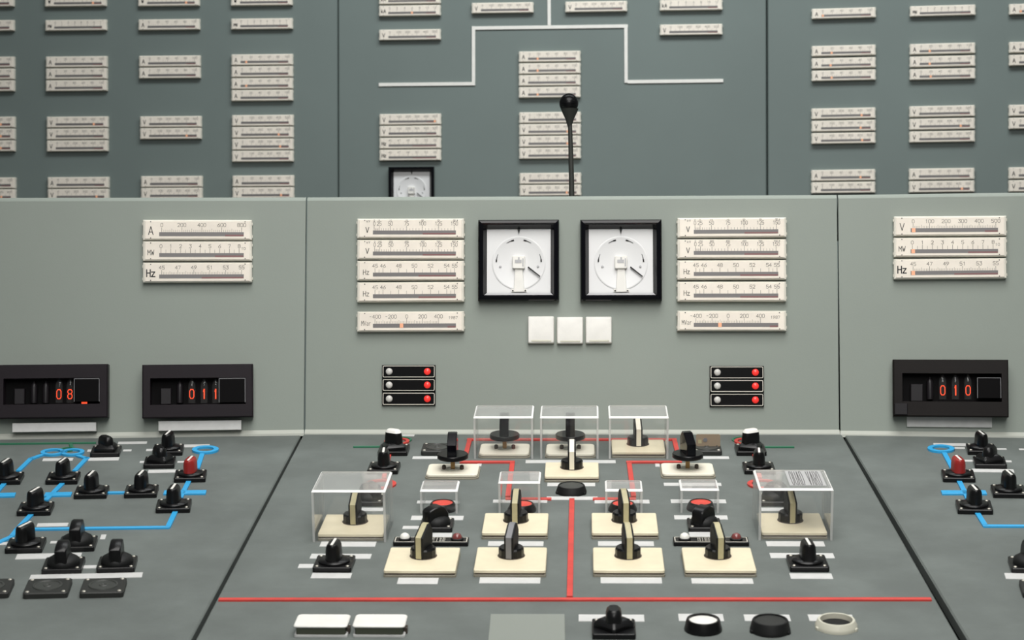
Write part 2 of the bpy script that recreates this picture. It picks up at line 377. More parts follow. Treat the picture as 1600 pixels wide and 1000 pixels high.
# red mimic on the middle desk
for p, q, e in [((342, 938.5), (1455, 938), 0), ((893.6, 781), (890.2, 934), 0), ((733, 688), (1054, 688), 3), ((734, 688.5), (726.5, 717), 0), ((1053.5, 688.5), (1060.5, 717), 0),
             ((722, 723.3), (801, 723.3), 3), ((800.6, 725), (793.5, 777), 0), ((793.5, 781), (858, 781), 3), ((982, 723.3), (1062, 723.3), 3), ((983, 725), (990, 777), 0), ((930, 781), (990, 781), 3)]:
    strip(con_c, CD, p, q, 6.6, RED, ext=e)
for cx, s in ((620, 1), (1167, -1)):
    ring(con_c, CD, (cx, 691), 18, 13.2, RED); ring(con_c, CD, (cx+5*s, 688), 17, 14, GREEN, 1.4)
    strip(con_c, CD, (cx-9*s, 699), (cx-20*s, 748), 6, RED); ring(con_c, CD, (cx-25*s, 758), 20.5, 14.5, RED)
strip(con_c, CD, (552, 699.5), (598, 699.3), 3, GREEN); strip(con_c, CD, (1192, 699.8), (1241, 699.8), 3, GREEN)
for L in [(603.5, 647, 679.5, 682), (644, 683, 713.6, 717.5), (651, 718, 783, 787), (641.5, 723.5, 806.5, 813), (628.5, 655, 822.5, 827), (671, 705.5, 833.5, 840), (499, 586, 847, 854.5),
          (483.5, 578.5, 866, 873.5), (465, 488, 882, 888), (485, 547.5, 896, 904), (620, 683.6, 903.5, 913), (770, 855, 781.5, 786), (821, 962, 719.5, 724), (855, 930, 755, 760), (854, 934, 776.5, 781.5),
          (929, 1015, 781.5, 787), (762, 849, 846.5, 853.5), (934.5, 1022, 846.5, 853.5), (748.5, 844, 903, 912), (938.6, 1034.7, 903, 912), (1099, 1139.5, 713.6, 717.5), (1037.5, 1127.5, 755, 759.5),
          (1048.6, 1135, 781, 786.5), (1054, 1137.5, 806, 812), (1077.5, 1112.5, 832, 839), (1198.6, 1289.5, 846.5, 854), (1204.6, 1304.5, 865, 872.6), (1236, 1302, 896.6, 905), (1081, 1177.6, 904.5, 912.5),
          (904, 1007, 961, 971.5), (1061, 1131.5, 960, 971), (1164, 1236, 961, 971), (1265, 1335, 961, 971), (1024, 1031, 725, 729.5), (745, 752, 725, 729), (553, 598, 794, 799), (1190, 1226, 794, 799)]:
    label(con_c, CD, *L)
# blue and green mimic on the left desk
for c in ((82.5, 708.5), (113, 708.5)): ring(con_l, LD, c, 16.6, 10.8, BLUE, 3.0)
ring(con_l, LD, (106, 703), 11, 7.5, GREEN, 1.6)
strip(con_l, LD, (-60, 695.5), (150, 693.3), 3, GREEN); strip(con_l, LD, (110.5, 694.5), (112.5, 700), 5, GREEN, 1.6)
ring(con_l, LD, (321, 704.5), 18.6, 11.6, BLUE, 3.0)
for p, q, wd in [((68, 711.5), (48, 718.5), 6.5), ((48.5, 718), (29, 737), 6.5), ((122, 713.5), (136, 718), 6.5), ((136, 717), (117, 737), 6.5), ((99.5, 755), (72, 783), 6.5), ((70, 774.5), (112, 773.8), 15),
                 ((168, 771.5), (198, 771.3), 6.5), ((7, 757), (-6, 772), 6.5), ((-20, 776), (24, 774.8), 15), ((51.5, 803), (26, 829.5), 6.5), ((27, 829), (18, 840), 6.5), ((18.5, 840), (-30, 862), 6.5), ((50, 828.5), (263, 825.5), 6.5),
                 ((316, 711), (308.5, 733), 6.5), ((295.8, 752), (282, 779), 6.5), ((256, 771.3), (322, 770.8), 15), ((274.5, 800), (262.5, 825), 6.5)]:
    strip(con_l, LD, p, q, wd, BLUE, ext=1.5 if wd < 10 else 0)
for L in [(66, 113, 716.5, 720.5), (137.5, 185, 715.5, 720), (184, 229, 690.5, 694), (192, 205, 703, 705.5), (136, 144, 703, 706), (285, 327, 695, 699), (228, 250, 702, 705), (218, 228, 721, 723.5), (231, 274, 734.5, 739),
          (277, 289, 721, 723.3), (57, 105, 818, 823), (24, 125, 865.5, 873.5), (130, 150, 884, 888.5), (46, 221, 897, 904.5), (-20, 14, 848, 852), (78, 95, 846, 849.5), (156, 164, 836, 843)]:
    label(con_l, LD, *L)
# blue mimic on the right desk
ring(con_r, RD, (1470.3, 703), 18.4, 11.6, BLUE, 3.0)
for p, q, wd in [((1475.5, 709.5), (1488, 733), 6.5), ((1497.5, 751), (1512, 780), 6.5), ((1471, 771.3), (1541, 771.3), 15), ((1525, 800), (1539.5, 823), 6.5), ((1538, 823.5), (1680, 824), 6.5)]:
    strip(con_r, RD, p, q, wd, BLUE, ext=1.5 if wd < 10 else 0)
for L in [(1459, 1510, 693, 697), (1492, 1508, 699.5, 701.5), (1556, 1573, 701, 703), (1592.5, 1612, 701.5, 703.5), (1505, 1522, 719, 721.5), (1569, 1581, 720, 722.5), (1520, 1585, 733.5, 738.3), (1572, 1660, 897, 906)]:
    label(con_r, RD, *L)
# white labels on the uprights, under the counters
def ulabel(root, fr, x0, x1, y0, y1, th=2.0):
    (a0, b0), (a1, b1) = fr.hit(x0, y1, th), fr.hit(x1, y0, th)
    me = MB().box(0, a1-a0, 0, b1-b0, -.1, th, 0.4).mesh('label_strip', ['label_white'])
    child_on('label_strip', me, root, fr, a0, b0)
ulabel(con_l, LU, 19, 150, 659.8, 675.5, 15); ulabel(con_l, LU, 247.5, 377, 656.4, 673.3, 15); ulabel(con_r, RU, 1417, 1550, 652, 667, 4)
# white mimic lines on the back wall
for p, q in [((592, 132.5), (742.5, 131), ), ((740, 128.6), (740, 41.4)), ((742.6, 44.2), (981, 41)), ((978, 43.6), (978.4, 129.6)), ((981, 128), (1130, 126.2)), ((858.3, 39.8), (857.6, -60))]:
    strip(wall_center, CW, p, q, 8.6, 'white_plastic', 3.0)

# ------------------------------------------------------------------ strip meters
def even(vals, lo=.03, hi=.975): return [(lo+(hi-lo)*i/(len(vals)-1), v) for i, v in enumerate(vals)]
KIND = {   # unit text, unit height, stroke, numerals [(fraction along the slot, text)], minor divisions, red from, note
 'A800': ('A', 12, 1.1, even(['0', '200', '400', '600', '800']), 10, .78), 'MW8': ('MW', 7.8, .75, even(['0', '1', '2', '3', '4', '5', '6', '7', '8'], .02, .945), 2, .66),
 'Hz55': ('Hz', 10.5, 1.6, even(['45', '47', '49', '51', '53', '55']), 10, .5), 'V500': ('V', 10.8, 1.0, even(['0', '100', '200', '300', '400', '500']), 10, .85),
 'V150a': ('V', 8, 1.0, [(.015, '0'), (.075, '25'), (.21, '50'), (.405, '75'), (.595, '100'), (.79, '125'), (.98, '150')], 5, .6),
 'V150b': ('V', 8, 1.0, [(.02, '0'), (.08, '25'), (.215, '50'), (.405, '75'), (.6, '100'), (.79, '125'), (.975, '150')], 5, .6),
 'Hzc': ('Hz', 7.4, .75, [(.025, '45'), (.12, '46'), (.31, '48'), (.5, '50'), (.695, '52'), (.89, '54'), (.985, '55')], 2, .55),
 'MVar': ('MVar', 6.8, .5, even(['-400', '-200', '0', '200', '400'], .025, .79), 10, .9),
 'A': ('A', 11, 1.5, even(['0', '20', '40', '60', '80', '100']), 4, .8), 'V': ('V', 11, 1.5, even(['0', '100', '200', '300', '400', '500']), 2, .8), 'W': ('W', 9, 1.8, even(['0', '2', '4', '6', '8', '10']), 2, .8),
 'MW': ('MW', 8, 1.3, even(['0', '1', '2', '3', '4', '5', '6', '7'], .02, .97), 1, .8), 'kA': ('kA', 9.5, 1.6, even(['0', '2', '4', '6', '8', '10', '12']), 1, .8),
 'Hz': ('Hz', 9, 1.7, even(['45', '47', '49', '51', '53', '55']), 2, .5) }
MWID, MHGT, MDEP, SL0, SL1 = 160.0, 30.4, 11.0, 24.0, 148.0
def meter_meshes(k):
    ut, uh, us, nums, minor, red = KIND[k]
    case = MB().box(-80, 80, -MHGT/2, MHGT/2, 0, MDEP-1.2, 1.0)
    for sx in (-1, 1):                                              # small moulded clip lugs at the ends
        for yy in (-9.5, 9.5): case.box(min(sx*79.6, sx*81), max(sx*79.6, sx*81), yy-2, yy+2, 3, 8)
    face = MB().box(-77, 77, -13.6, 13.6, MDEP-1.4, MDEP, 0.5)
    slot = MB(); X = lambda f: -80+SL0+(SL1-SL0)*f
    slot.box(X(0), X(1), -9.4, -3.4, MDEP-.3, MDEP+.25)
    slr = MB(); slr.box(X(red), X(1)-.5, -9.6, -7.2, MDEP-.3, MDEP+.35)
    z = MDEP+.2
    u = MB(); text(u, ut, (-64.5 if k[:2] == 'V1' else -66.2 if k in ('Hzc', 'MVar') else -68.2), -1.2 if uh > 8.4 else -2.6, uh, lw=us, z=z, wd=uh*(.56 if len(ut) < 2 else .5 if len(ut) < 3 else .42), gap=.33 if len(ut) > 1 else .4)
    n = MB()
    for f, t in nums: text(n, t, X(f), 7.3, 5.2 if k[:2] != 'V1' else 5.6, lw=.5, z=z, gap=.38, asp=.78 if k[:2] == 'V1' else 1.0)
    if k == 'MVar': text(n, '1987', X(.965), 5.2, 4.0, lw=.4, z=z)
    if k == 'MW8': text(n, '10', X(.995), 3.6, 4.0, lw=.4, z=z)
    if k.startswith('V150'):
        for (f, t), s in zip(nums, ['0', '5', '10', '15', '20', '25', '30'] if k[-1] == 'a' else ['0', '150', '300', '450', '600', '750', '900']): text(n, s, X(f), 12.1, 2.2, lw=.3, z=z)
        text(n, 'kV', -63, 11, 3.2, lw=.4, z=z)
    mk = MB(); fr_ = [f for f, _ in nums]
    for f in fr_: line(mk, (X(f), -3.4), (X(f), 3.6), .5, z)
    for a, b in zip(fr_, fr_[1:]):
        for i in range(1, minor): line(mk, (X(a+(b-a)*i/minor), -3.4), (X(a+(b-a)*i/minor), 1.8 if i*2 == minor else .2), .36, z)
    for sx in (-68.5, 70): 
        for sy in (-12.2, 12.2): mk.quad((sx-.7, sy-.8, z), (sx+.7, sy-.8, z), (sx+.7, sy+.8, z), (sx-.7, sy+.8, z))
    far = k in ('A', 'V', 'W', 'MW', 'kA', 'Hz')
    return [('case', case.mesh('case', ['meter_case'])), ('face_plate', face.mesh('face_plate', ['meter_face'])), ('scale_slot', slot.mesh('scale_slot', ['meter_slot'])), ('red_zone', slr.mesh('red_zone', ['meter_slot_red'])),
            ('unit_letters', u.mesh('unit_letters', ['ink_black'])), ('scale_numerals', n.mesh('scale_numerals', ['ink'])), ('scale_marks', mk.mesh('scale_marks', ['ink']))]
def light_mesh(): return MB().box(-2.6, 2.6, -9.6, -3.2, MDEP-.2, MDEP+.5).mesh('light_pointer', ['light_spot'])
def meter(fr, x0, x1, y0, y1, k, lab, group, spot=None, name='strip_meter', slope=0.0):
    (a0, b0), (a1, b1) = fr.hit(x0, y1, MDEP), fr.hit(x1, y0, MDEP)
    o = place(name, fr, (a0+a1)/2, (b0+b1)/2, slope)
    s = ((a1-a0)/162.0, (b1-b0)/MHGT)
    o.scale = (s[0], s[1], 1.0)
    tag(o, lab, 'meter', group)
    for nm, me in cached(('meter', k), lambda: meter_meshes(k)): obj(nm, me, o)
    if spot is not None:
        obj('light_pointer', cached('lp', light_mesh), o, (-80+SL0+(SL1-SL0)*spot, 0, 0))
    return o
# console meters
ORD = ['top', 'second', 'third', 'fourth', 'fifth']
GC = 'strip meters on the console upright'
def cons(fr, x0, x1, rows, where):
    for i, (y0, y1, k, d, sp) in enumerate(rows): meter(fr, x0, x1, y0, y1, k, 'cream %s strip meter, %s of the stack %s' % (d, ORD[i] if i < len(rows)-1 else 'bottom', where), GC, sp, slope=random.uniform(-.004, .004))
cons(LU, 222, 394.6, [(343.4, 375.2, 'A800', '800 A', None), (376.6, 407.6, 'MW8', '8 MW', None), (409.6, 441.3, 'Hz55', '55 Hz', None)], 'on the left console upright')
cons(CU, 556.6, 726, [(341, 372.4, 'V150a', '150 V', None), (374.2, 405.2, 'V150b', '150 V', None), (407, 438, 'Hzc', '55 Hz', None), (440.4, 471.6, 'Hzc', '55 Hz', None), (486.2, 518, 'MVar', 'MVar', .345)], 'left of the two round dials')
cons(CU, 1057.6, 1229.6, [(339.6, 371, 'V150a', '150 V', None), (373.2, 404, 'V150b', '150 V', None), (406, 437, 'Hzc', '55 Hz', None), (439.6, 470.8, 'Hzc', '55 Hz', None), (485.2, 517, 'MVar', 'MVar', .31)], 'right of the two round dials')
cons(RU, 1395.6, 1573.6, [(336.6, 369, 'V500', '500 V', .035), (370, 401.6, 'MW8', '8 MW', .03), (403.2, 435.6, 'Hz55', '55 Hz', .03)], 'on the right console upright')
# wall meters
CNT = {1: 'one', 2: 'two', 3: 'three', 4: 'four'}
def wall_col(fr, xt, xb, wd, colname, stacks, spots={}, slope=0.0):
    for (ytop, kinds, what) in stacks:
        x0 = xt+(xb-xt)*(ytop/300.0); pitch = 18.65*wd/97.2
        for i, k in enumerate(kinds):
            n = len(kinds); y0 = ytop+i*pitch; U = k
            if what == 'cut': lab = 'white %s strip meter cut off by the top picture edge, %s' % (U, colname)
            elif what == 'single': lab = 'single white %s strip meter near the top edge, %s' % (U, colname)
            elif what == 'low': lab = 'white %s strip meter, %s of pair just above console, %s' % (U, ('upper', 'lower')[i], colname)
            elif what == 'named': lab = 'white %s strip meter, %s of V and Hz stack, %s' % (U, ('top', 'second', 'third', 'bottom')[i], colname)
            else:
                pos = ('upper', 'lower')[i] if n == 2 else ('top', 'middle', 'bottom')[i] if n == 3 else ('top', 'second', 'third', 'bottom')[i]
                lab = 'white %s strip meter, %s of %s stacked %s meters, %s' % (U, pos, CNT[n], U, colname)
            meter(fr, x0, x0+wd, y0, y0+pitch*0.965, k, lab, 'strip meters on the back wall', spots.get((ytop, i)), slope=slope)
wall_col(LW, -74.5, -71.8, 96.6, 'leftmost wall column', [(-7, ['W'], 'cut'), (31, ['A'], 'single'), (88.2, ['A']*3, ''), (182, ['V']*3, ''), (277, ['A', 'V'], 'low')], {(182, 0): .8, (182, 1): .8, (182, 2): .8, (277, 1): .8})
wall_col(LW, 69.6, 74, 97, 'second wall column from left', [(-7.6, ['W'], 'cut'), (30.2, ['MW'], 'single'), (87.4, ['A']*3, ''), (181.6, ['V']*3, ''), (276.2, ['A', 'V'], 'low')], {(181.6, 0): .8, (-7.6, 0): .82, (276.2, 1): .84})
wall_col(LW, 215.2, 220, 97, 'third wall column from left', [(-8.2, ['W'], 'cut'), (29.2, ['A'], 'single'), (86.2, ['A']*2, ''), (181, ['V']*2, ''), (274.6, ['A', 'V'], 'low')], {(181, 1): .79, (-8.2, 0): .82})
wall_col(LW, 360.2, 362.8, 97.2, 'fourth wall column from left', [(-9, ['W'], 'cut'), (28, ['MW'], 'single'), (84, ['A']*4, ''), (179, ['V']*4, ''), (273.6, ['A', 'V'], 'low')], {(84, 0): .12, (84, 2): .12, (179, 1): .79, (179, 2): .82, (273.6, 1): .83})
cc = 'left column of center wall panel'
wall_col(CW, 591.6, 592.8, 97.2, cc, [(-11.3, ['kA', 'kA'], ''), (45, ['V'], 'single'), (177.2, ['V', 'V', 'Hz', 'Hz'], 'named')], {(-11.3, 1): .5, (177.2, 0): .97})
wall_col(CW, 736.5, 736.5, 97.4, 'left of the vertical white line', [(3, ['V'], 'single')])
wall_col(CW, 882.8, 882.8, 97.6, 'right of the vertical white line', [(1, ['V'], 'single')])
wall_col(CW, 809.8, 811.4, 97.2, 'center wall column behind microphone', [(79, ['A']*4, ''), (174.4, ['V']*4, ''), (269.6, ['A', 'V'], 'low')], {(79, 0): .2, (79, 1): .2, (79, 3): .2, (174.4, 1): .82, (174.4, 2): .82, (269.6, 1): .8})
wall_col(CW, 1030.6, 1031, 98.6, 'right column of center wall', [(-1.6, ['kA'], 'cut'), (37, ['V'], 'single')])
wall_col(RW, 1268, 1267, 101, 'third wall column from right', [(11, ['A'], 'single'), (69.4, ['A']*3, ''), (167.6, ['V']*3, ''), (264.2, ['A', 'V'], 'low')], {(11, 0): .03, (69.4, 0): .21, (69.4, 1): .19, (69.4, 2): .21, (167.6, 0): .82, (167.6, 1): .8, (167.6, 2): .83, (264.2, 0): .8})
wall_col(RW, 1421.4, 1419.6, 103.4, 'second wall column from right', [(6.8, ['MW'], 'single'), (66.2, ['A']*3, ''), (164, ['V']*3, ''), (262, ['A', 'V'], 'low')], {(66.2, 0): .2, (66.2, 1): .2, (66.2, 2): .22, (164, 1): .82, (262, 1): .85})
wall_col(RW, 1576.4, 1575.4, 105.6, 'rightmost wall column', [(3.4, ['A'], 'single'), (63, ['A']*2, ''), (161.8, ['V']*2, ''), (260, ['A', 'V'], 'low')], {(3.4, 0): .03})

# ------------------------------------------------------------------ round dials in square black frames (synchroscopes)
def dial_meshes():
    fr = MB(); W = 60; w2 = 47.5
    def sq(h, z): return rect(-h, h, -h, h, z)
    fr.loft([sq(W, 0), sq(W, 14), sq(W-1.5, 16.5), sq(W-5, 17.5), sq(W-7.5, 15.5), sq(w2, 5.5), sq(w2, 3.0)], cap1=False)
    bk = MB(); bk.box(-w2-1, w2+1, -w2-1, w2+1, 2.5, 4.0)
    sill = MB().quad((-w2-3.6, -w2-4.2, 14.6), (w2+3.6, -w2-4.2, 14.6), (w2-.2, -w2+.2, 5.9), (-w2+.2, -w2+.2, 5.9))
    disc = MB().lathe([(39.5, 3.9), (40, 4.6), (38.5, 5.4), (37.5, 5.0)], 0, -3, 48)
    hub = MB().rbox(18.5, 19, 5, 12, 2, .8, 0, -2.6)
    dec = MB(); z = 12.15
    dec.box(-5.5, 4.5, -4, 1, 12, 12.5); dec.box(-1, 1.5, 0, 4.5, 12, 12.6); dec.box(5.5, 7.5, -9, 3, 12, 12.5)
    arm = MB().loft([[(-5.5, -8, 6), (5.5, -8, 6), (8.5, -46, 6), (-7.5, -46, 6)], [(-5, -8, 8.5), (5, -8, 8.5), (8, -46, 8.5), (-7, -46, 8.5)]])
    foot = MB().box(-11, 12, -46.5, -42, 4, 6.2, .4)
    for sx in (-8.8, 9.8): foot.lathe([(1.2, 6.1), (1.2, 6.9)], sx, -44.4, 10, 1)
    q_ = [(13.2, -10.4), (31.4, -24.2), (32.2, -22.8), (14.4, -8.6)]; ptr = MB().loft([[(x, y, 7) for x, y in q_], [(x, y, 8.2) for x, y in q_]])
    mk = MB(); z = 5.6
    mk.loft([[(-2, 47, 5.2), (0, 39.5, 5.2), (2, 47, 5.2)][::-1], [(-2, 47, 6), (0, 39.5, 6), (2, 47, 6)][::-1]])
    def arc(a0, a1, r, head):
        p = [(r*math.cos(R(a0+(a1-a0)*i/6)), -3+r*math.sin(R(a0+(a1-a0)*i/6))) for i in range(7)]
        for i in range(6): line(mk, p[i], p[i+1], .6+.9*i/5 if head else .7, z)
        d = (p[6][0]-p[5][0], p[6][1]-p[5][1]); L = math.hypot(*d); line(mk, (p[6][0]-d[0]/L*4, p[6][1]-d[1]/L*4), p[6], 2.0, z)
    arc(122, 102, 34.5, True); arc(58, 78, 34.5, True); arc(157, 178, 33.5, True); arc(23, 2, 33.5, True)
    sc = MB()
    for sx in (-27.5, 28.5): sc.lathe([(2.0, 5), (1.9, 5.8), (1.2, 6.2)], sx, -8.5, 12)
    return [('frame', fr.mesh('frame', ['black_gloss'])), ('dial_plate', bk.mesh('dial_plate', ['dial_white'])), ('sill', sill.mesh('sill', ['dial_grey'])), ('dial_disc', disc.mesh('dial_disc', ['dial_white'], 50)),
            ('hub', hub.mesh('hub', ['white_plastic'])), ('hub_marks', dec.mesh('hub_marks', ['dial_grey'])), ('support_arm', arm.mesh('support_arm', ['white_plastic'])), ('arm_foot', foot.mesh('arm_foot', ['white_plastic', 'ink_black'])),
            ('pointer', ptr.mesh('pointer', ['ink_black'])), ('dial_marks', mk.mesh('dial_marks', ['ink_black'])), ('screw', sc.mesh('screw', ['dial_grey']))]
def dial(fr, x0, x1, y0, y1, lab, rz=0):
    (a0, b0), (a1, b1) = fr.hit(x0, y1, 14), fr.hit(x1, y0, 14)
    o = place('synchroscope', fr, (a0+a1)/2, (b0+b1)/2, rz); o.scale = ((a1-a0)/120, (b1-b0)/120, 1)
    tag(o, lab, 'dial', 'black framed dials')
    for nm, me in cached('dial', dial_meshes): obj(nm, me, o)
dial(CU, 747, 873.4, 343.2, 470, 'left of two white dials in square black frames on console upright')
dial(CU, 907, 1033.6, 343, 470, 'right of two white dials in square black frames on console upright')
dial(CW, 607, 678.2, 260.4, 331, 'small black framed dial on back wall, half hidden by console top')

# ------------------------------------------------------------------ counter displays with glowing digits
def counter(fr, x0, x1, y0, y1, digits, dy, tubes, block, plate, lab, bez='display_bezel', corner=None, win=None, glow=None):
    H = 24.0
    (a0, b0), (a1, b1) = fr.hit(x0, y1, H), fr.hit(x1, y0, H)
    ca, cb = (a0+a1)/2, (b0+b1)/2; W, Ht = a1-a0, b1-b0
    o = place('counter_display', fr, ca, cb); tag(o, lab, 'display', 'digit counter displays')
    def L(px, py, h=H): a, b = fr.hit(px, py, h); return a-ca, b-cb
    wx0, wy0 = L(win[0], win[3]); wx1, wy1 = L(win[1], win[2])
    cs = MB().box(-W/2+2, W/2-2, -Ht/2+2, Ht/2-2, 0, H-16.2); obj('case_back', cs.mesh('case_back', ['black_matt']), o)
    fm = MB()
    def rr(x0, x1, y0, y1, z): return rect(x0, x1, y0, y1, z)
    fm.loft([rr(-W/2, W/2, -Ht/2, Ht/2, 0), rr(-W/2, W/2, -Ht/2, Ht/2, H-1.4), rr(-W/2+1.6, W/2-1.6, -Ht/2+1.6, Ht/2-1.6, H), rr(wx0, wx1, wy0, wy1, H), rr(wx0+1, wx1-1, wy0+1, wy1-1, H-16)], cap1=False)
    obj('bezel', fm.mesh('bezel', [bez]), o)
    bk = MB().box(wx0-1, wx1+1, wy0-1, wy1+1, H-17, H-15.9); obj('window_back', bk.mesh('window_back', ['display_dark']), o)
    tm = cached('nixie_tube', lambda: MB().lathe([(5.6, 0), (5.8, 24), (4.6, 28), (2.2, 31), (.8, 34)], 0, 0, 16).mesh('digit_tube', ['tube_grey'], 50))
    def tube_at(px, py0, glass):
        a, b = L(px, py0, H-9); t = obj('digit_tube', CACHE['tube_glass'] if glass else CACHE['nixie_tube'], o, (a, b, H-9.6)); t.rotation_euler = (-math.pi/2, 0, 0)
    cached('tube_glass', lambda: MB().lathe([(5.2, 0), (5.4, 24), (4.4, 28), (2.0, 31), (.8, 34)], 0, 0, 16).mesh('digit_tube', ['acrylic'], 50))
    for px in tubes:
        a, b = L(px, (win[2]+win[3])/2, H-9)
        t = obj('digit_tube', CACHE['nixie_tube'], o, (a, b-17, H-9.6)); t.rotation_euler = (-math.pi/2, 0, 0); t.scale = (.8, .8, .95)
    for ch, px in digits:
        a, b = L(px, dy, H-6); mb = MB(); text(mb, ch, 0, 0, 13.0, wd=6.0 if ch != '1' else 2.6, lw=1.15 if ch != '1' else 1.7, z=0)
        d = obj('lit_digit', mb.mesh('lit_digit', ['nixie']), o, (a, b, H-4.5))
        a, b = L(px, win[3]-3, H-8); t = obj('digit_tube', CACHE['tube_glass'], o, (a, b, H-8)); t.rotation_euler = (-math.pi/2, 0, 0); t.scale = (1, .55, 1.05)
    if block:
        (p0, q0), (p1, q1) = L(block[0], block[3], H-5), L(block[1], block[2], H-5)
        mb = MB().box(p0, p1, q0, q1, H-15.9, H-5, .8); obj('inner_block', mb.mesh('inner_block', ['tube_grey']), o)
    (p0, q0), (p1, q1) = L(plate[0], plate[3], H+1), L(plate[1], plate[2], H+1)
    mb = MB().box(p0, p1, q0, q1, H-6, H+1.2, .3); pl = obj('cover_plate', mb.mesh('cover_plate', ['display_dark']), o)
    mb = MB(); t = .8; z = H+1.25
    mb.quad((p0, q1-t, z), (p1, q1-t, z), (p1, q1, z), (p0, q1, z)); mb.quad((p0, q0, z), (p0+t, q0, z), (p0+t, q1, z), (p0, q1, z)); mb.quad((p1-t, q0, z), (p1, q0, z), (p1, q1, z), (p1-t, q1, z))
    obj('plate_outline', mb.mesh('plate_outline', ['grey_strip']), pl)
    if corner:
        (p0, q0), (p1, q1) = L(corner[0], corner[3], H+2), L(corner[1], corner[2], H+2)
        mb = MB().box(p0, p1, q0, q1, H-.1, H+4, .8); obj('corner_button', mb.mesh('corner_button', ['tube_grey']), o)
    if glow:
        a, b = L(*glow); mb = MB().box(-4, 4, -2, 2, 0, 1.2); obj('pilot_light', mb.mesh('pilot_light', ['nixie']), o, (a, b, H-3))
counter(LU, -7, 168.4, 568.6, 654.4, [('0', 92.3), ('8', 109.5)], 616, [53, 71.5], (22, 38.5, 607, 632), (115.5, 155.5, 591, 627.6), 'black counter display reading 08, cut off by left picture edge', win=(5, 156, 590, 632.5), glow=(131.5, 630))
counter(LU, 222, 395, 568.4, 653.6, [('0', 299.8), ('1', 319), ('1', 337)], 615.6, [281], (251, 267.5, 606.5, 632), (342, 383.4, 590.6, 629), 'black counter display reading 011 on left console upright', win=(234.5, 384, 589.5, 632.8))
counter(RU, 1395.6, 1575.4, 562, 650.6, [('0', 1473, ), ('1', 1493), ('0', 1512.5)], 610, [1453], (1423, 1442, 600, 627), (1527, 1564, 590, 622), 'dark brown counter display reading 010 on right console upright', 'display_bezel_brown', corner=(1397.6, 1418, 630, 648), win=(1410, 1565, 583.5, 627))

# ------------------------------------------------------------------ white square caps and lamp rows on the upright
for i, (x0, x1, y0, y1, d) in enumerate([(824.8, 865.8, 494, 536.4, 'left'), (870, 911, 495, 537, 'middle'), (915, 956, 494.6, 536.4, 'right')]):
    (a0, b0), (a1, b1) = CU.hit(x0, y1, 9), CU.hit(x1, y0, 9); W, H_ = a1-a0, b1-b0
    o = place('square_cap', CU, (a0+a1)/2, (b0+b1)/2); tag(o, '%s of three white square caps below the round dials' % d, 'cap', 'white square caps')
    mb = MB().loft([rrect(W, H_, 1.5, 0), rrect(W, H_, 2, 7), rrect(W-2.2, H_-2.2, 2, 9), rrect(W-6, H_-6, 2, 9.3)]); obj('cap_shell', mb.mesh('cap_shell', ['white_plastic'], 35), o)
    mb = MB().rbox(W-9, 2.6, 8.6, 9.9, 1, .4, random.uniform(-1, 1), -H_/2+3.4); obj('lower_rib', mb.mesh('lower_rib', ['cream_ring']), o)
def lamp_row(x0, x1, y0, y1, xw, xr, lab):
    (a0, b0), (a1, b1) = CU.hit(x0, y1, 5), CU.hit(x1, y0, 5); W, H_ = a1-a0, b1-b0; ca, cb = (a0+a1)/2, (b0+b1)/2
    o = place('lamp_row', CU, ca, cb); tag(o, lab, 'indicator', 'two lamp indicator rows')
    mb = MB().box(-W/2, W/2, -H_/2, H_/2, 0, 5, .4); obj('housing', mb.mesh('housing', ['lamp_black']), o)
    n = 4; mb = MB(); mb.loft([rrect(W-2.2, H_-1.8, 2, 5.15), rrect(W-2.2, H_-1.8, 2, 5.4), rrect(W-4.2, H_-3.8, 1.2, 5.4), rrect(W-4.2, H_-3.8, 1.2, 5.1)], False, False); obj('outline', mb.mesh('outline', ['outline_white']), o)
    for px, m in ((xw, 'lamp_white'), (xr, 'lamp_red')):
        a, _ = CU.hit(px, (y0+y1)/2, 6)
        mb = MB().lathe([(5.0, 4.9), (4.9, 6.4), (4.0, 7.6), (2.2, 8.3), (.4, 8.5)], a-ca, 0, 20); obj('lamp', mb.mesh('lamp', [m], 60), o)
for d, x0, x1, xw, xr, ys in (('left', 596.8, 680.4, 608, 667.6, [(570.4, 590.6), (591.6, 611.6), (612.8, 633.4)]), ('right', 1109.2, 1193.6, 1121, 1180.4, [(571.8, 592), (593, 613.2), (614.6, 635.2)])):
    for i, (y0, y1) in enumerate(ys): lamp_row(x0, x1, y0, y1, xw, xr, '%s black row with white and red lamp, %s stack' % (('top', 'middle', 'bottom')[i], d))

# ------------------------------------------------------------------ microphone behind the console edge
mp = on(CU, 894, 303.5); mx = (894-800)/F*2790; z0 = on(CU, 894, 304).z+CAMH*1000
mic = bpy.data.objects.new('microphone', None); COL.objects.link(mic); tag(mic, 'black gooseneck microphone with round head behind console top edge', 'microphone')
D = 2790.0
def wp(px, py): r = ray(px, py)*D; return (r.x, r.y, r.z+CAMH*1000)
base = wp(893.5, 305); bz = base[2]-16
mic.location = (base[0]*MM, D*MM, bz*MM)
def rel(px, py): p = wp(px, py); return (p[0]-base[0], 0, p[2]-bz)
mb = MB().lathe([(26, 0), (26, 4), (22, 8), (8, 11)], 0, 0, 28); obj('base', mb.mesh('base', ['black_matt'], 40), mic)
pts = [(0, 0, 4), rel(893.2, 300), rel(893, 280), rel(892.3, 255), rel(891.6, 225), rel(890.6, 195)]
mb = MB().tube(pts, [4.3, 4.3, 4.2, 4.0, 3.6, 3.4], 12); obj('gooseneck', mb.mesh('gooseneck', ['wire_grey'], 60), mic)
p0, p1 = rel(890.6, 196), rel(889.2, 170)
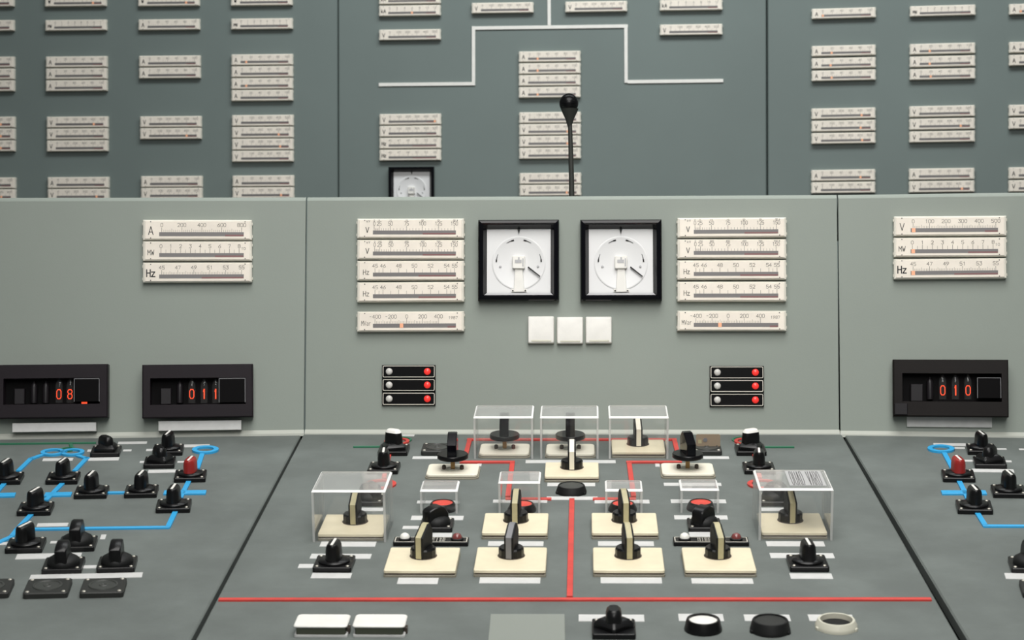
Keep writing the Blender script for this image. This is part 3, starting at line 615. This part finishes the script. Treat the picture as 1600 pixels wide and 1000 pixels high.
mb = MB().lathe([(3.2, p0[2]-2), (3.6, p0[2]), (6.5, (p0[2]*.62+p1[2]*.38)), (11.5, p0[2]*.2+p1[2]*.8), (13.6, p1[2])], p1[0]+.8, 0, 24); obj('collar', mb.mesh('collar', ['wire_grey'], 60), mic)
hc = rel(888.8, 161.5); mb = MB()
prof = [(14.6*math.cos(R(t)), hc[2]+14.8*math.sin(R(t))) for t in range(-88, 89, 8)]
mb.lathe(prof, hc[0], 0, 28); obj('head', mb.mesh('head', ['black_plastic'], 60), mic)
mb = MB()
for t in range(-60, 85, 9):
    rr_, zz = 14.75*math.cos(R(t)), hc[2]+14.95*math.sin(R(t)); n = 28
    mb.loft([circ(rr_-.25, zz-.35, hc[0], 0, n), circ(rr_+.35, zz, hc[0], 0, n), circ(rr_-.25, zz+.35, hc[0], 0, n)], False, False)
obj('grille', mb.mesh('grille', ['black_gloss'], 60), mic)

# ------------------------------------------------------------------ desk switches
HANDLE = [(-15, 0), (-15, 23.5), (5, 33), (11, 33), (18.5, 24), (15, 0)]
def screws(o, w, h, four=False, m='screw_metal', r=1.9):
    me = cached(('screw', m, r), lambda: MB().lathe([(r, -.3), (r, .5), (r*.6, 1.1)], 0, 0, 10).mesh('screw', [m], 50))
    for sx, sy in ((-1, 1), (1, 1), (-1, -1), (1, -1))[:4 if four else 2]: obj('screw', me, o, (sx*(w/2-4.6), sy*(w/2-4.6), h))
def base_plate(o, w, h=6.0, m='black_plastic'):
    me = cached(('base', round(w), h, m), lambda: MB().rbox(w, w, 0, h, 2.2, .7).mesh('base_plate', [m])); return obj('base_plate', me, o)
def at_front(fr, xl, xr, y):
    (a0, b0), (a1, b1) = fr.hit(xl, y), fr.hit(xr, y); return (a0+a1)/2, (b0+b1)/2, a1-a0
def knob_mesh(m):
    return MB().loft([rrect(17.4, 28.6, 8.4, 0), rrect(16.8, 28, 8.1, 9), rrect(15.4, 27.4, 7.4, 14), rrect(12.4, 26.2, 5.8, 17), rrect(9, 24.4, 4.2, 18)]).mesh('knob', [m], 40)
def pointer_switch(fr, xl, xr, y, lab, rot=0, knob='black_plastic', group='black pointer knob switches', sq=1.0):
    a, b, w = at_front(fr, xl, xr, y); o = place('rotary_switch', fr, a, b+w/2*sq, 0); tag(o, lab, 'switch', group)
    bp = base_plate(o, w); s = w/44
    screws(o, w, 6.0, True)
    obj('collar', cached('collar', lambda: MB().lathe([(18, 0), (18, 2.0), (16.8, 3.2), (11, 4.4)], 0, 0, 32).mesh('collar', ['black_plastic'], 35)), o, (0, 0, 5.9)).scale = (s, s, 1)
    k = obj('knob', cached(('knob', knob), lambda: knob_mesh(knob)), o, (0, 0, 9.6), R(rot)); k.scale = (s, s, 1.08*s)
    obj('pointer_mark', cached('pmark', lambda: MB().box(-1.5, 1.5, -11.8, 11.8, 17.4, 18.5).mesh('pointer_mark', ['white_plastic'])), k)
    return o
def tee_switch(fr, xl, xr, y, lab, rot=0, hs=1.0, top='black_plastic', white=False):
    a, b, w = at_front(fr, xl, xr, y); o = place('rotary_switch', fr, a, b+w/2, 0); tag(o, lab, 'switch', 'low wing handle switches')
    base_plate(o, w); screws(o, w, 6.0, False); s = w/44
    d = obj('wing_collar', cached('wing', lambda: MB().loft([rrect(31, 31, 3, 0), rrect(31, 31, 3, 4), rrect(24, 24, 3, 8), rrect(12, 12, 2, 10)]).mesh('wing_collar', ['black_plastic'], 30)), o, (0, 0, 5.9), R(45+rot)); d.scale = (s, s, 1)
    h = obj('handle', cached('teeh', lambda: MB().loft([rrect(17, 29, 8, 0), rrect(16.4, 28, 7.8, 9), rrect(14.4, 25, 6.8, 14), rrect(9.5, 19, 4.6, 16.6)]).mesh('handle', [top], 40)), o, (0, 0, 10), R(rot)); h.scale = (s, s, s*hs)
    if white: obj('glare_cap', cached('ttop', lambda: MB().loft([rrect(14.8, 25.4, 7, 13.9), rrect(11.8, 21, 5.6, 16.2), rrect(8.6, 18, 4, 16.9)]).mesh('glare_cap', ['white_plastic'], 40)), h)  # white cap imitates lamp glare on the black handle top
    return o
def grip_switch(fr, xl, xr, y, lab, rot=0, rounded=False):
    a, b, w = at_front(fr, xl, xr, y); o = place('rotary_switch', fr, a, b+w/2, 0); tag(o, lab, 'switch', 'black slab handle switches')
    base_plate(o, w); screws(o, w, 6.0, True); s = w/44
    c = obj('collar', cached('gcol', lambda: MB().lathe([(18.5, 0), (18.5, 2.5), (17, 6), (12, 9), (6, 10.5)], 0, 0, 32).mesh('collar', ['black_matt'], 40)), o, (0, 0, 5.9)); c.scale = (s, s, 1)
    pr = [(-18, 0), (-18, 19), (-15.5, 23), (-8, 26.5), (2, 28), (9, 24), (14, 14), (15, 0)] if rounded else [(-17, 0), (-17, 20), (-14, 23.5), (0, 29), (6, 28.5), (12, 18), (14, 0)]
    h = obj('handle', cached(('grip', rounded), lambda: MB().prism_x(pr, -8.6 if rounded else -6.8, 8.6 if rounded else 6.8, 1.5).mesh('handle', ['black_plastic'], 40)), o, (0, 0, 8.5), R(rot)); h.scale = (s, s, s*(.78 if rounded else .82))
    return o
def blank_plate(fr, xl, xr, y, lab, four=True):
    a, b, w = at_front(fr, xl, xr, y); o = place('blank_plate', fr, a, b+w/2, 0); tag(o, lab, 'plate', 'blank black square plates')
    me = cached(('blank', round(w)), lambda: MB().rbox(w, w, 0, 6.5, 3.5, 1.0).mesh('plate', ['plate_black'])); obj('plate', me, o)
    mb = cached('bring', lambda: MB().lathe([(16.5, 6.4), (16, 7.6), (14, 7.8), (13.2, 6.8), (5, 6.8), (4, 7.6), (2.6, 7.4), (2.2, 6.9), (.6, 6.8)], 0, 0, 32).mesh('raised_ring', ['plate_ring'], 30)); obj('raised_ring', mb, o)
    screws(o, w, 6.4, four, 'screw_metal', 2.1)
    return o
def ivory_switch(fr, xl, xr, y, lab, rot=0, stripm='ivory_strip', hs=1.0, deep=1.0, lift=6.0):
    a, b, w = at_front(fr, xl, xr, y); d = w*deep; o = place('ivory_switch', fr, a, b+d/2, 0); tag(o, lab, 'switch', 'slab handle switches on ivory plates')
    mb = MB().rbox(w, d, 0, 2.8, 2, .4); obj('clear_plate', mb.mesh('clear_plate', ['clear_plate']), o)
    mb = MB().rbox(w-5, d-2.4, 2.7, 5.0, 1, .2); obj('spacer', mb.mesh('spacer', ['brown_edge']), o)
    mb = MB().rbox(w-.6, d-.6, 4.9, 8.4, 2, .7); obj('ivory_plate', mb.mesh('ivory_plate', ['ivory']), o)
    z = 8.3; s = w/80; off = 10.0*s
    kb = obj('knob', cached('ikn', lambda: MB().lathe([(14.5, 0), (14.8, 1), (14.8, 9), (13.2, 11)], 0, 0, 14).mesh('knob', ['black_plastic'])), o, (0, off, z), R(rot))
    ft = obj('knob_foot', cached('ift', lambda: MB().lathe([(16, 0), (15.5, .7)], 0, 0, 24).mesh('knob_foot', ['brown_edge'])), o, (0, off, z))
    hd = obj('handle', cached('ihd', lambda: MB().prism_x(HANDLE, -5.4, 5.4, 1.0).mesh('handle', ['black_matt'])), o, (0, off, z+.6), R(rot)); hd.scale = (1, 1, hs*1.06)
    mb = cached(('istrip', stripm), lambda: MB().prism_x([(-15.5, .6), (-15.5, 23.8), (4.9, 33.5), (11.2, 33.5), (19, 24), (15.5, .6)], -3.2, 3.2).mesh('cream_strip', [stripm])); obj('face_strip', mb, hd)
    return o
def key_switch(fr, xl, xr, y, lab, rot=0, deep=.76):
    a, b, w = at_front(fr, xl, xr, y); d = w*deep; o = place('disc_switch', fr, a, b+d/2, 0); tag(o, lab, 'switch', 'disc switches on white plates')
    mb = MB().rbox(w+3, d+3, 0, 2.2, 7, .4); obj('clear_plate', mb.mesh('clear_plate', ['clear_plate']), o)
    mb = MB().rbox(w-5, d-5, 2.1, 3.4, 3, .2); obj('spacer', mb.mesh('spacer', ['brown_edge']), o)
    mb = MB().rbox(w, d, 3.3, 6.5, 6, .8); obj('white_plate', mb.mesh('white_plate', ['ivory_light']), o)
    obj('seat_ring', cached('seat', lambda: MB().lathe([(11, 6.4), (11, 7.0), (6, 7.4)], 0, 0, 28).mesh('seat_ring', ['cream_ring'])), o)
    obj('stem', cached('stem', lambda: MB().box(-2.8, 2.8, -2.8, 2.8, 6.4, 25).mesh('stem', ['brass'])), o)
    me = cached('kscrew', lambda: MB().lathe([(2.6, 0), (2.8, 2), (2.6, 5), (1.4, 6)], 0, 0, 12).mesh('screw', ['screw_dark'], 50))
    for sx in (-12, 12): obj('screw', me, o, (sx, 0, 6.4))
    obj('disc', cached('kdisc', lambda: MB().lathe([(20.2, 22), (20.8, 22.8), (20.8, 27), (19.8, 28.2)], 0, 0, 40).mesh('disc', ['black_plastic'], 40)), o)
    h = obj('handle', cached('khd', lambda: MB().prism_x([(-17, 0), (-17, 16), (0, 28.5), (8, 28.5), (16, 19), (15, 0)], -6.3, 6.3, .8).mesh('handle', ['black_gloss'])), o, (0, 0, 28), R(rot))
    return o
def cover(fr, xl, xr, y, ytop, lab, deep=.85, group='clear acrylic covers', sticker=False, t=2.8):
    a, b, w = at_front(fr, xl, xr, y); d = w*deep
    # height from the top front edge
    lo, hi = 5.0, 140.0
    for _ in range(40):
        m_ = (lo+hi)/2; p = fr.pt(a, b, m_); py = 500-p.z/p.y*F
        if py > ytop: lo = m_
        else: hi = m_
    h = lo
    o = place('clear_cover', fr, a, b+d/2, 0); tag(o, lab, 'cover', group)
    def panel(nm, x0, x1, y0, y1, z0, z1, thin, m='acrylic'):
        mb = MB(); v = [(x, y_, z) for z in (z0, z1) for y_ in (y0, y1) for x in (x0, x1)]
        mb.v = v; fs = [((0, 2, 3, 1), 2), ((4, 5, 7, 6), 2), ((0, 1, 5, 4), 1), ((2, 6, 7, 3), 1), ((0, 4, 6, 2), 0), ((1, 3, 7, 5), 0)]
        for f, ax in fs: mb.f.append(f); mb.m.append(0 if ax == thin else 1)
        return obj(nm, mb.mesh(nm, [m, 'acrylic_edge']), o)
    panel('front_panel', -w/2+t, w/2-t, -d/2, -d/2+t, 0, h-t, 1); panel('back_panel', -w/2+t, w/2-t, d/2-t, d/2, 0, h-t, 1)
    panel('side_panel', -w/2, -w/2+t, -d/2, d/2, 0, h-t, 0); panel('side_panel', w/2-t, w/2, -d/2, d/2, 0, h-t, 0)
    tp = MB(); c = 2.3
    tp.loft([rect(-w/2, w/2, -d/2, d/2, h-t), rect(-w/2, w/2, -d/2, d/2, h-c)], True, False, 1)
    tp.f[-1] = tp.f[-1]
    k = len(tp.f)-1; tp.m = [1]*len(tp.m)
    for i in range(len(tp.f)):
        if len(tp.f[i]) == 4 and i == len(tp.f)-1: tp.m[i] = 0
    tp.loft([rect(-w/2, w/2, -d/2, d/2, h-c), rect(-w/2+c, w/2-c, -d/2+c, d/2-c, h)], False, True, 2)
    tp.m[-1] = 0
    top = obj('top_panel', tp.mesh('top_panel', ['acrylic_top', 'acrylic_edge', 'acrylic_lip']), o)
    if sticker:
        mb = MB().box(-w*.07, w*.42, -d*.34, d*.42, h-.05, h+.25); pp = obj('paper_sticker', mb.mesh('paper_sticker', ['paper']), top)
        mb = MB(); text(mb, 'OUAD VARO', w*.175, d*.02, d*.7, wd=w*.03, lw=.85, z=h+.32, gap=.55); obj('sticker_lettering', mb.mesh('sticker_lettering', ['ink']), pp)
    return o
def push_button(fr, cx, cy, wpx, lab):
    a, b = fr.hit(cx, cy, 8); a0, _ = fr.hit(cx-wpx/2, cy, 8); r = (a-a0)
    o = place('push_button', fr, a, b, 0); tag(o, lab, 'button', 'red lens push buttons')
    mb = MB().lathe([(r*1.22, 0), (r*1.2, 3), (r*1.0, 8.6), (r*.96, 9.4), (r*.86, 9.4), (r*.84, 8.2)], 0, 0, 36, cap1=False); obj('bezel_ring', mb.mesh('bezel_ring', ['black_plastic'], 35), o)
    mb = MB().lathe([(r*.86, 4), (r*.85, 8.6), (r*.6, 9.6), (r*.2, 10)], 0, 0, 36); obj('lens', mb.mesh('lens', ['red_bright'], 50), o)
def round_cap(fr, xl, xr, y, lab, body, inner, hgt=12, group='round caps on the desk', lug=True, rec=2.0):
    a, b, w = at_front(fr, xl, xr, y); r = w/2; o = place('round_cap', fr, a, b+r, 0); tag(o, lab, 'cap', group)
    mb = MB().lathe([(r, 0), (r, 2.5), (r*.97, 4), (r*.9, hgt-1.5), (r*.86, hgt), (r*.76, hgt), (r*.74, hgt-rec-1.5)], 0, 0, 40, cap1=False); obj('bezel_ring', mb.mesh('bezel_ring', [body], 30), o)
    mb = MB().lathe([(r*.76, 1), (r*.76, hgt-rec), (r*.5, hgt-rec+.3), (.4, hgt-rec+.4)], 0, 0, 40); obj('lens', mb.mesh('lens', [inner], 50), o)
    if lug:
        for an in (200, 330, 80):
            mb = MB().box(-2.4, 2.4, -1.2, 2.4, 0, 3.2, .6); obj('lug', mb.mesh('lug', [body]), o, (r*math.cos(R(an)), r*math.sin(R(an)), 0), R(an+90))
def lamp_bar(fr, xl, xr, y, x1, x2, lab):
    a, b, w = at_front(fr, xl, xr, y); d = 21; o = place('lamp_bar', fr, a, b+d/2, 0); tag(o, lab, 'indicator', 'lamp bars on the desk')
    mb = MB().rbox(w, d, 0, 5, 1.2, .4); obj('housing', mb.mesh('housing', ['black_plastic']), o)
    mb = MB(); mb.loft([rrect(w-3, d-3, 1.5, 5.05), rrect(w-3, d-3, 1.5, 5.25), rrect(w-5, d-5, 1, 5.25), rrect(w-5, d-5, 1, 5.05)], False, False); obj('outline', mb.mesh('outline', ['outline_white']), o)
    for px, m in ((x1, 'white_plastic'), (x2, 'lamp_garnet')):
        la, _ = fr.hit(px, y-8, 6); la -= a
        mb = MB().lathe([(7.6, 4.8), (7.4, 7), (6.2, 7.6)], la, 0, 24); r_ = obj('lamp_socket', mb.mesh('lamp_socket', ['black_plastic'], 40), o)
        mb = MB().lathe([(6, 7), (5.8, 9), (4.6, 11.4), (2.4, 12.8), (.4, 13.2)], la, 0, 24); obj('lamp', mb.mesh('lamp', [m], 60), o)
    mb = MB()
    for i in range(8):
        for yy in (-3.4, 3.2): text(mb, 'HIEOPIAE'[i], -14+4.2*i, yy, 4.2, wd=2.7, lw=.7, z=5.3)
    obj('lettering', mb.mesh('lettering', ['outline_white']), o)

# middle desk, back row
cover(CD, 740.5, 833.2, 717, 651, 'clear cover over disc switch at the back, left of three', .8)
cover(CD, 844.2, 935.4, 717, 651, 'clear cover over disc switch at the back, middle of three', .8)
cover(CD, 951.2, 1044.4, 717, 651, 'clear cover over ivory plate switch at the back, right of three', .8)
key_switch(CD, 748.5, 826.5, 716, 'black disc switch inside the left clear cover at the back')
key_switch(CD, 853, 929, 716, 'black disc switch inside the middle clear cover at the back')
ivory_switch(CD, 956, 1040, 715.5, 'cream striped slab switch inside the right clear cover at the back', 3, 'ivory_light', .98, .88)
key_switch(CD, 665.5, 746, 749, 'uncovered black disc switch on white plate, left side of desk')
key_switch(CD, 1035, 1117, 748, 'uncovered black disc switch on white plate, right side of desk', 14)
ivory_switch(CD, 850.6, 936, 753.6, 'cream striped slab switch in front of the middle back cover', 0, 'ivory_light', 1.0, .92)
blank_plate(CD, 657.5, 706, 712, 'blank black plate behind the left uncovered disc switch', True)
bpr = blank_plate(CD, 1083, 1128.4, 711.8, 'blank black plate behind the right uncovered disc switch', True)
a, b = CD.hit(1107, 700, 6.5)
card = place('smoky_card', CD, a, b+8, 0, 6.6); tag(card, 'smoky brown card standing on the right blank black plate', 'card')
mb = MB().loft([[(-16.8, 0, .0), (17, 0, 0), (17, 1.4, 0), (-16.8, 1.4, 0)], [(-16.8, 2, 10), (17, 2, 10), (17, 3.4, 10), (-16.8, 3.4, 10)], [(-16.8, 3, 15), (17, 3, 15), (17, 4.4, 15), (-16.8, 4.4, 15)], [(-15.2, 3.2, 16.4), (15.2, 3.2, 16.4), (15.2, 4.6, 16.4), (-15.2, 4.6, 16.4)]]); obj('sheet', mb.mesh('sheet', ['smoky']), card)
mb = MB().lathe([(3, 0), (3, .4)], 0, 0, 18); d = obj('embossed_spot', mb.mesh('embossed_spot', ['grey_strip']), card, (-4, 1.2, 9)); d.rotation_euler = (math.pi/2, 0, 0)
mb = MB().box(-14, -9, .6, 1.4, 4, 9); obj('sticker', mb.mesh('sticker', ['ivory_strip']), card)
# side switches on the middle desk
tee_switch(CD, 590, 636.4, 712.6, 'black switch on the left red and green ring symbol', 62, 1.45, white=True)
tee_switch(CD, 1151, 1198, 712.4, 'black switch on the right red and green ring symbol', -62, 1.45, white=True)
pointer_switch(CD, 573, 622, 741.5, 'pointer switch directly behind the large left clear cover', 4)
pointer_switch(CD, 1163.5, 1212, 741.5, 'pointer switch directly behind the large right clear cover', -4)
grip_switch(CD, 552, 598, 791.5, 'black switch seen through the large left clear cover, behind the ivory plate', 50, True)
grip_switch(CD, 1188, 1236, 791.5, 'black switch seen through the large right clear cover, behind the ivory plate', 50, True)
cover(CD, 488.6, 603.8, 847.4, 766.4, 'large clear cover over ivory plate switch, left side of desk', .93)
ivory_switch(CD, 496, 599.2, 845, 'cream striped slab switch inside the large left clear cover', -3, 'ivory_strip', 1.0, .98)
cover(CD, 1185, 1300.6, 844.6, 763.6, 'large clear cover with a paper sticker, right side of desk', .93, sticker=True)
ivory_switch(CD, 1190.2, 1293, 842.6, 'cream striped slab switch inside the large right clear cover', 4, 'ivory_strip', 1.0, .98)
# red buttons under small covers
for cx, cy, x0, x1, yb, yt, d in ((691.6, 784.5, 656.6, 715.4, 802.5, 765.5, 'leftmost'), (815.5, 786, 779, 844.4, 803, 752.8, 'second from left'), (973, 785.5, 945.6, 1004, 803, 765, 'second from right'), (1095, 783.5, 1063, 1123.4, 801.5, 764, 'rightmost')):
    push_button(CD, cx, cy+2, 37, '%s of the four red lens buttons under small covers' % d)
    cover(CD, x0, x1, yb, yt, '%s of four small clear covers over red buttons' % d, .92, 'small clear covers over red buttons')
round_cap(CD, 868.6, 916.6, 776.4, 'black round cap at the head of the vertical red line', 'black_matt', 'plate_ring', 10, rec=.6)
# ivory plate switches, front rows
ivory_switch(CD, 752.4, 855.6, 843, 'ivory plate switch in front of second small cover from left', -3, 'ivory_strip', 1.02, .98)
ivory_switch(CD, 924.4, 1029.2, 843, 'ivory plate switch in front of second small cover from right', 7, 'ivory_strip', 1.02, .98)
ivory_switch(CD, 739.6, 853, 902, 'grey striped slab switch on front row ivory plate, left of red line', -9, 'grey_strip', 1.02, .98)
ivory_switch(CD, 926.6, 1039, 902, 'front row ivory plate switch just right of the vertical red line', 6, 'ivory_strip', 1.02, .98)
ivory_switch(CD, 599, 712.4, 902.4, 'front row ivory plate switch farthest left, before left lamp bar', -16, 'ivory_strip', 1.02, .98)
ivory_switch(CD, 1070, 1182.4, 902, 'front row ivory plate switch farthest right, before right lamp bar', 9, 'ivory_strip', 1.02, .98)
grip_switch(CD, 655, 706.4, 832, 'black turned grip switch behind the left lamp bar', -52, True)
grip_switch(CD, 1076, 1127.6, 832, 'black turned grip switch behind the right lamp bar', -38, True)
lamp_bar(CD, 614, 731.4, 853.8, 631.4, 713.4, 'black bar with white and garnet lamp, left side of desk')
lamp_bar(CD, 1052.6, 1170.6, 853.8, 1070.4, 1151.4, 'black bar with white and garnet lamp, right side of desk')
pointer_switch(CD, 488, 548.6, 894.8, 'pointer switch in front of the large left clear cover', -4)
pointer_switch(CD, 1235, 1295.6, 894, 'pointer switch in front of the large right clear cover', 4)
# front row of the middle desk
for x0, x1, d in ((460.5, 541.5, 'left'), (552.5, 631.5, 'right')):
    a, b, w = at_front(CD, x0, x1, 995.4); o = place('rocker_cap', CD, a, b+15, 0); tag(o, '%s of two white rectangular caps at the front edge' % d, 'cap', 'white rectangular caps')
    mb = MB().rbox(w+1.5, 31, 0, 2.4, 2, .4); obj('base_rim', mb.mesh('base_rim', ['label_white']), o)
    mb = MB().rbox(w-2.5, 29, 2.3, 11, 2, .3); obj('body', mb.mesh('body', ['olive_side']), o)
    mb = MB().loft([rrect(w+1, 33, 4, 10.6), rrect(w+2, 34, 4, 11.2), rrect(w+2, 34, 4, 12), rrect(w, 32, 4, 13)]); obj('cap_top', mb.mesh('cap_top', ['white_plastic'], 35), o)
    mb = MB().box(w/2-.5, w/2+2.4, -6, 2, .3, 7, .4); obj('side_clip', mb.mesh('side_clip', ['screw_dark']), o)
l = loc2(CD, [(758.5, 1050), (883.5, 1050), (882, 960.5), (767, 960.5)]); ca = sum(p[0] for p in l)/4; cb = sum(p[1] for p in l)/4
mb = MB().loft([[(x-ca, y-cb, 0) for x, y in l], [(x-ca, y-cb, .8) for x, y in l]])
o = put('pale_sheet', mb.mesh('pale_sheet', ['sheet_grey']), CD, ca, cb, 0, .1); tag(o, 'pale grey flat sheet lying on the desk at the front edge', 'sheet')
tee_switch(CD, 925.4, 993.6, 999.6, 'black wing handle switch at the front edge of the desk', 0, .95)
round_cap(CD, 1070.6, 1130.4, 995, 'black ringed round cap with pale lens at the front edge', 'black_plastic', 'white_plastic', 12, lug=False)
round_cap(CD, 1174.4, 1238.6, 997, 'all black round cap at the front edge', 'black_matt', 'plate_black', 12, rec=1.2)
round_cap(CD, 1277.6, 1344.6, 992.4, 'cream ring with open dark center at the front edge', 'cream_ring', 'black_matt', 9, rec=5.5)
# left desk
pointer_switch(LD, -18.6, 31, 758, 'pointer switch cut off by left picture edge, below the left blue ring', -14)
pointer_switch(LD, 71, 120.4, 757.4, 'pointer switch in front of the double blue rings', -14)
pointer_switch(LD, 114.4, 166.6, 780, 'pointer switch with blue strip leaving its right side', -10)
pointer_switch(LD, 193.4, 244.8, 778.6, 'pointer switch at the right end of the short blue strip', -10)
pointer_switch(LD, 25.6, 78.8, 806.4, 'pointer switch above the bend of the diagonal blue strip', -20)
pointer_switch(LD, 243, 296.8, 802, 'pointer switch in front of the left red knob switch', -8)
pointer_switch(LD, 272, 320.6, 754, 'red pointer knob switch on the left desk under a blue ring', -12, 'red_knob')
pointer_switch(LD, 238, 285, 712.4, 'pointer switch nearest the left console upright', -12)
tee_switch(LD, 224, 272, 732.4, 'low wing switch beside the left red knob switch', 25)
tee_switch(LD, 140.6, 186.4, 714.6, 'low wing switch right of the double blue rings', 40)
pointer_switch(LD, 7, 65.4, 865, 'pointer switch on the long blue strip, front left of left desk', -26)
grip_switch(LD, 89, 147.4, 862.6, 'black slab switch standing before the long blue strip', -4)
grip_switch(LD, 65, 126.4, 897.6, 'left of two black slab switches behind the blank plates', -4)
grip_switch(LD, 150, 210.6, 895.4, 'right of two black slab switches behind the blank plates', -3)
blank_plate(LD, 124, 192.4, 934.6, 'right of three blank black plates on the left desk')
blank_plate(LD, 35.4, 105, 935.6, 'middle of three blank black plates on the left desk')
blank_plate(LD, -56, 13, 936, 'blank black plate on left desk cut off by left picture edge')
# right desk
pointer_switch(RD, 1512, 1557.6, 711.4, 'pointer switch nearest the right console upright', 14)
tee_switch(RD, 1523.6, 1573.6, 732.6, 'low wing switch beside the right red knob switch', -25)
pointer_switch(RD, 1473.6, 1524.2, 754, 'red pointer knob switch on the right desk under a blue ring', 12, 'red_knob')
pointer_switch(RD, 1496.6, 1551.8, 804, 'pointer switch in front of the right red knob switch', 10)
pointer_switch(RD, 1551.8, 1605, 778.8, 'pointer switch cut off by right picture edge', 12)
grip_switch(RD, 1580.6, 1642, 896.6, 'black slab switch cut off by right picture edge', 12)
blank_plate(RD, 1598.6, 1664, 936, 'blank black plate at the right picture edge')
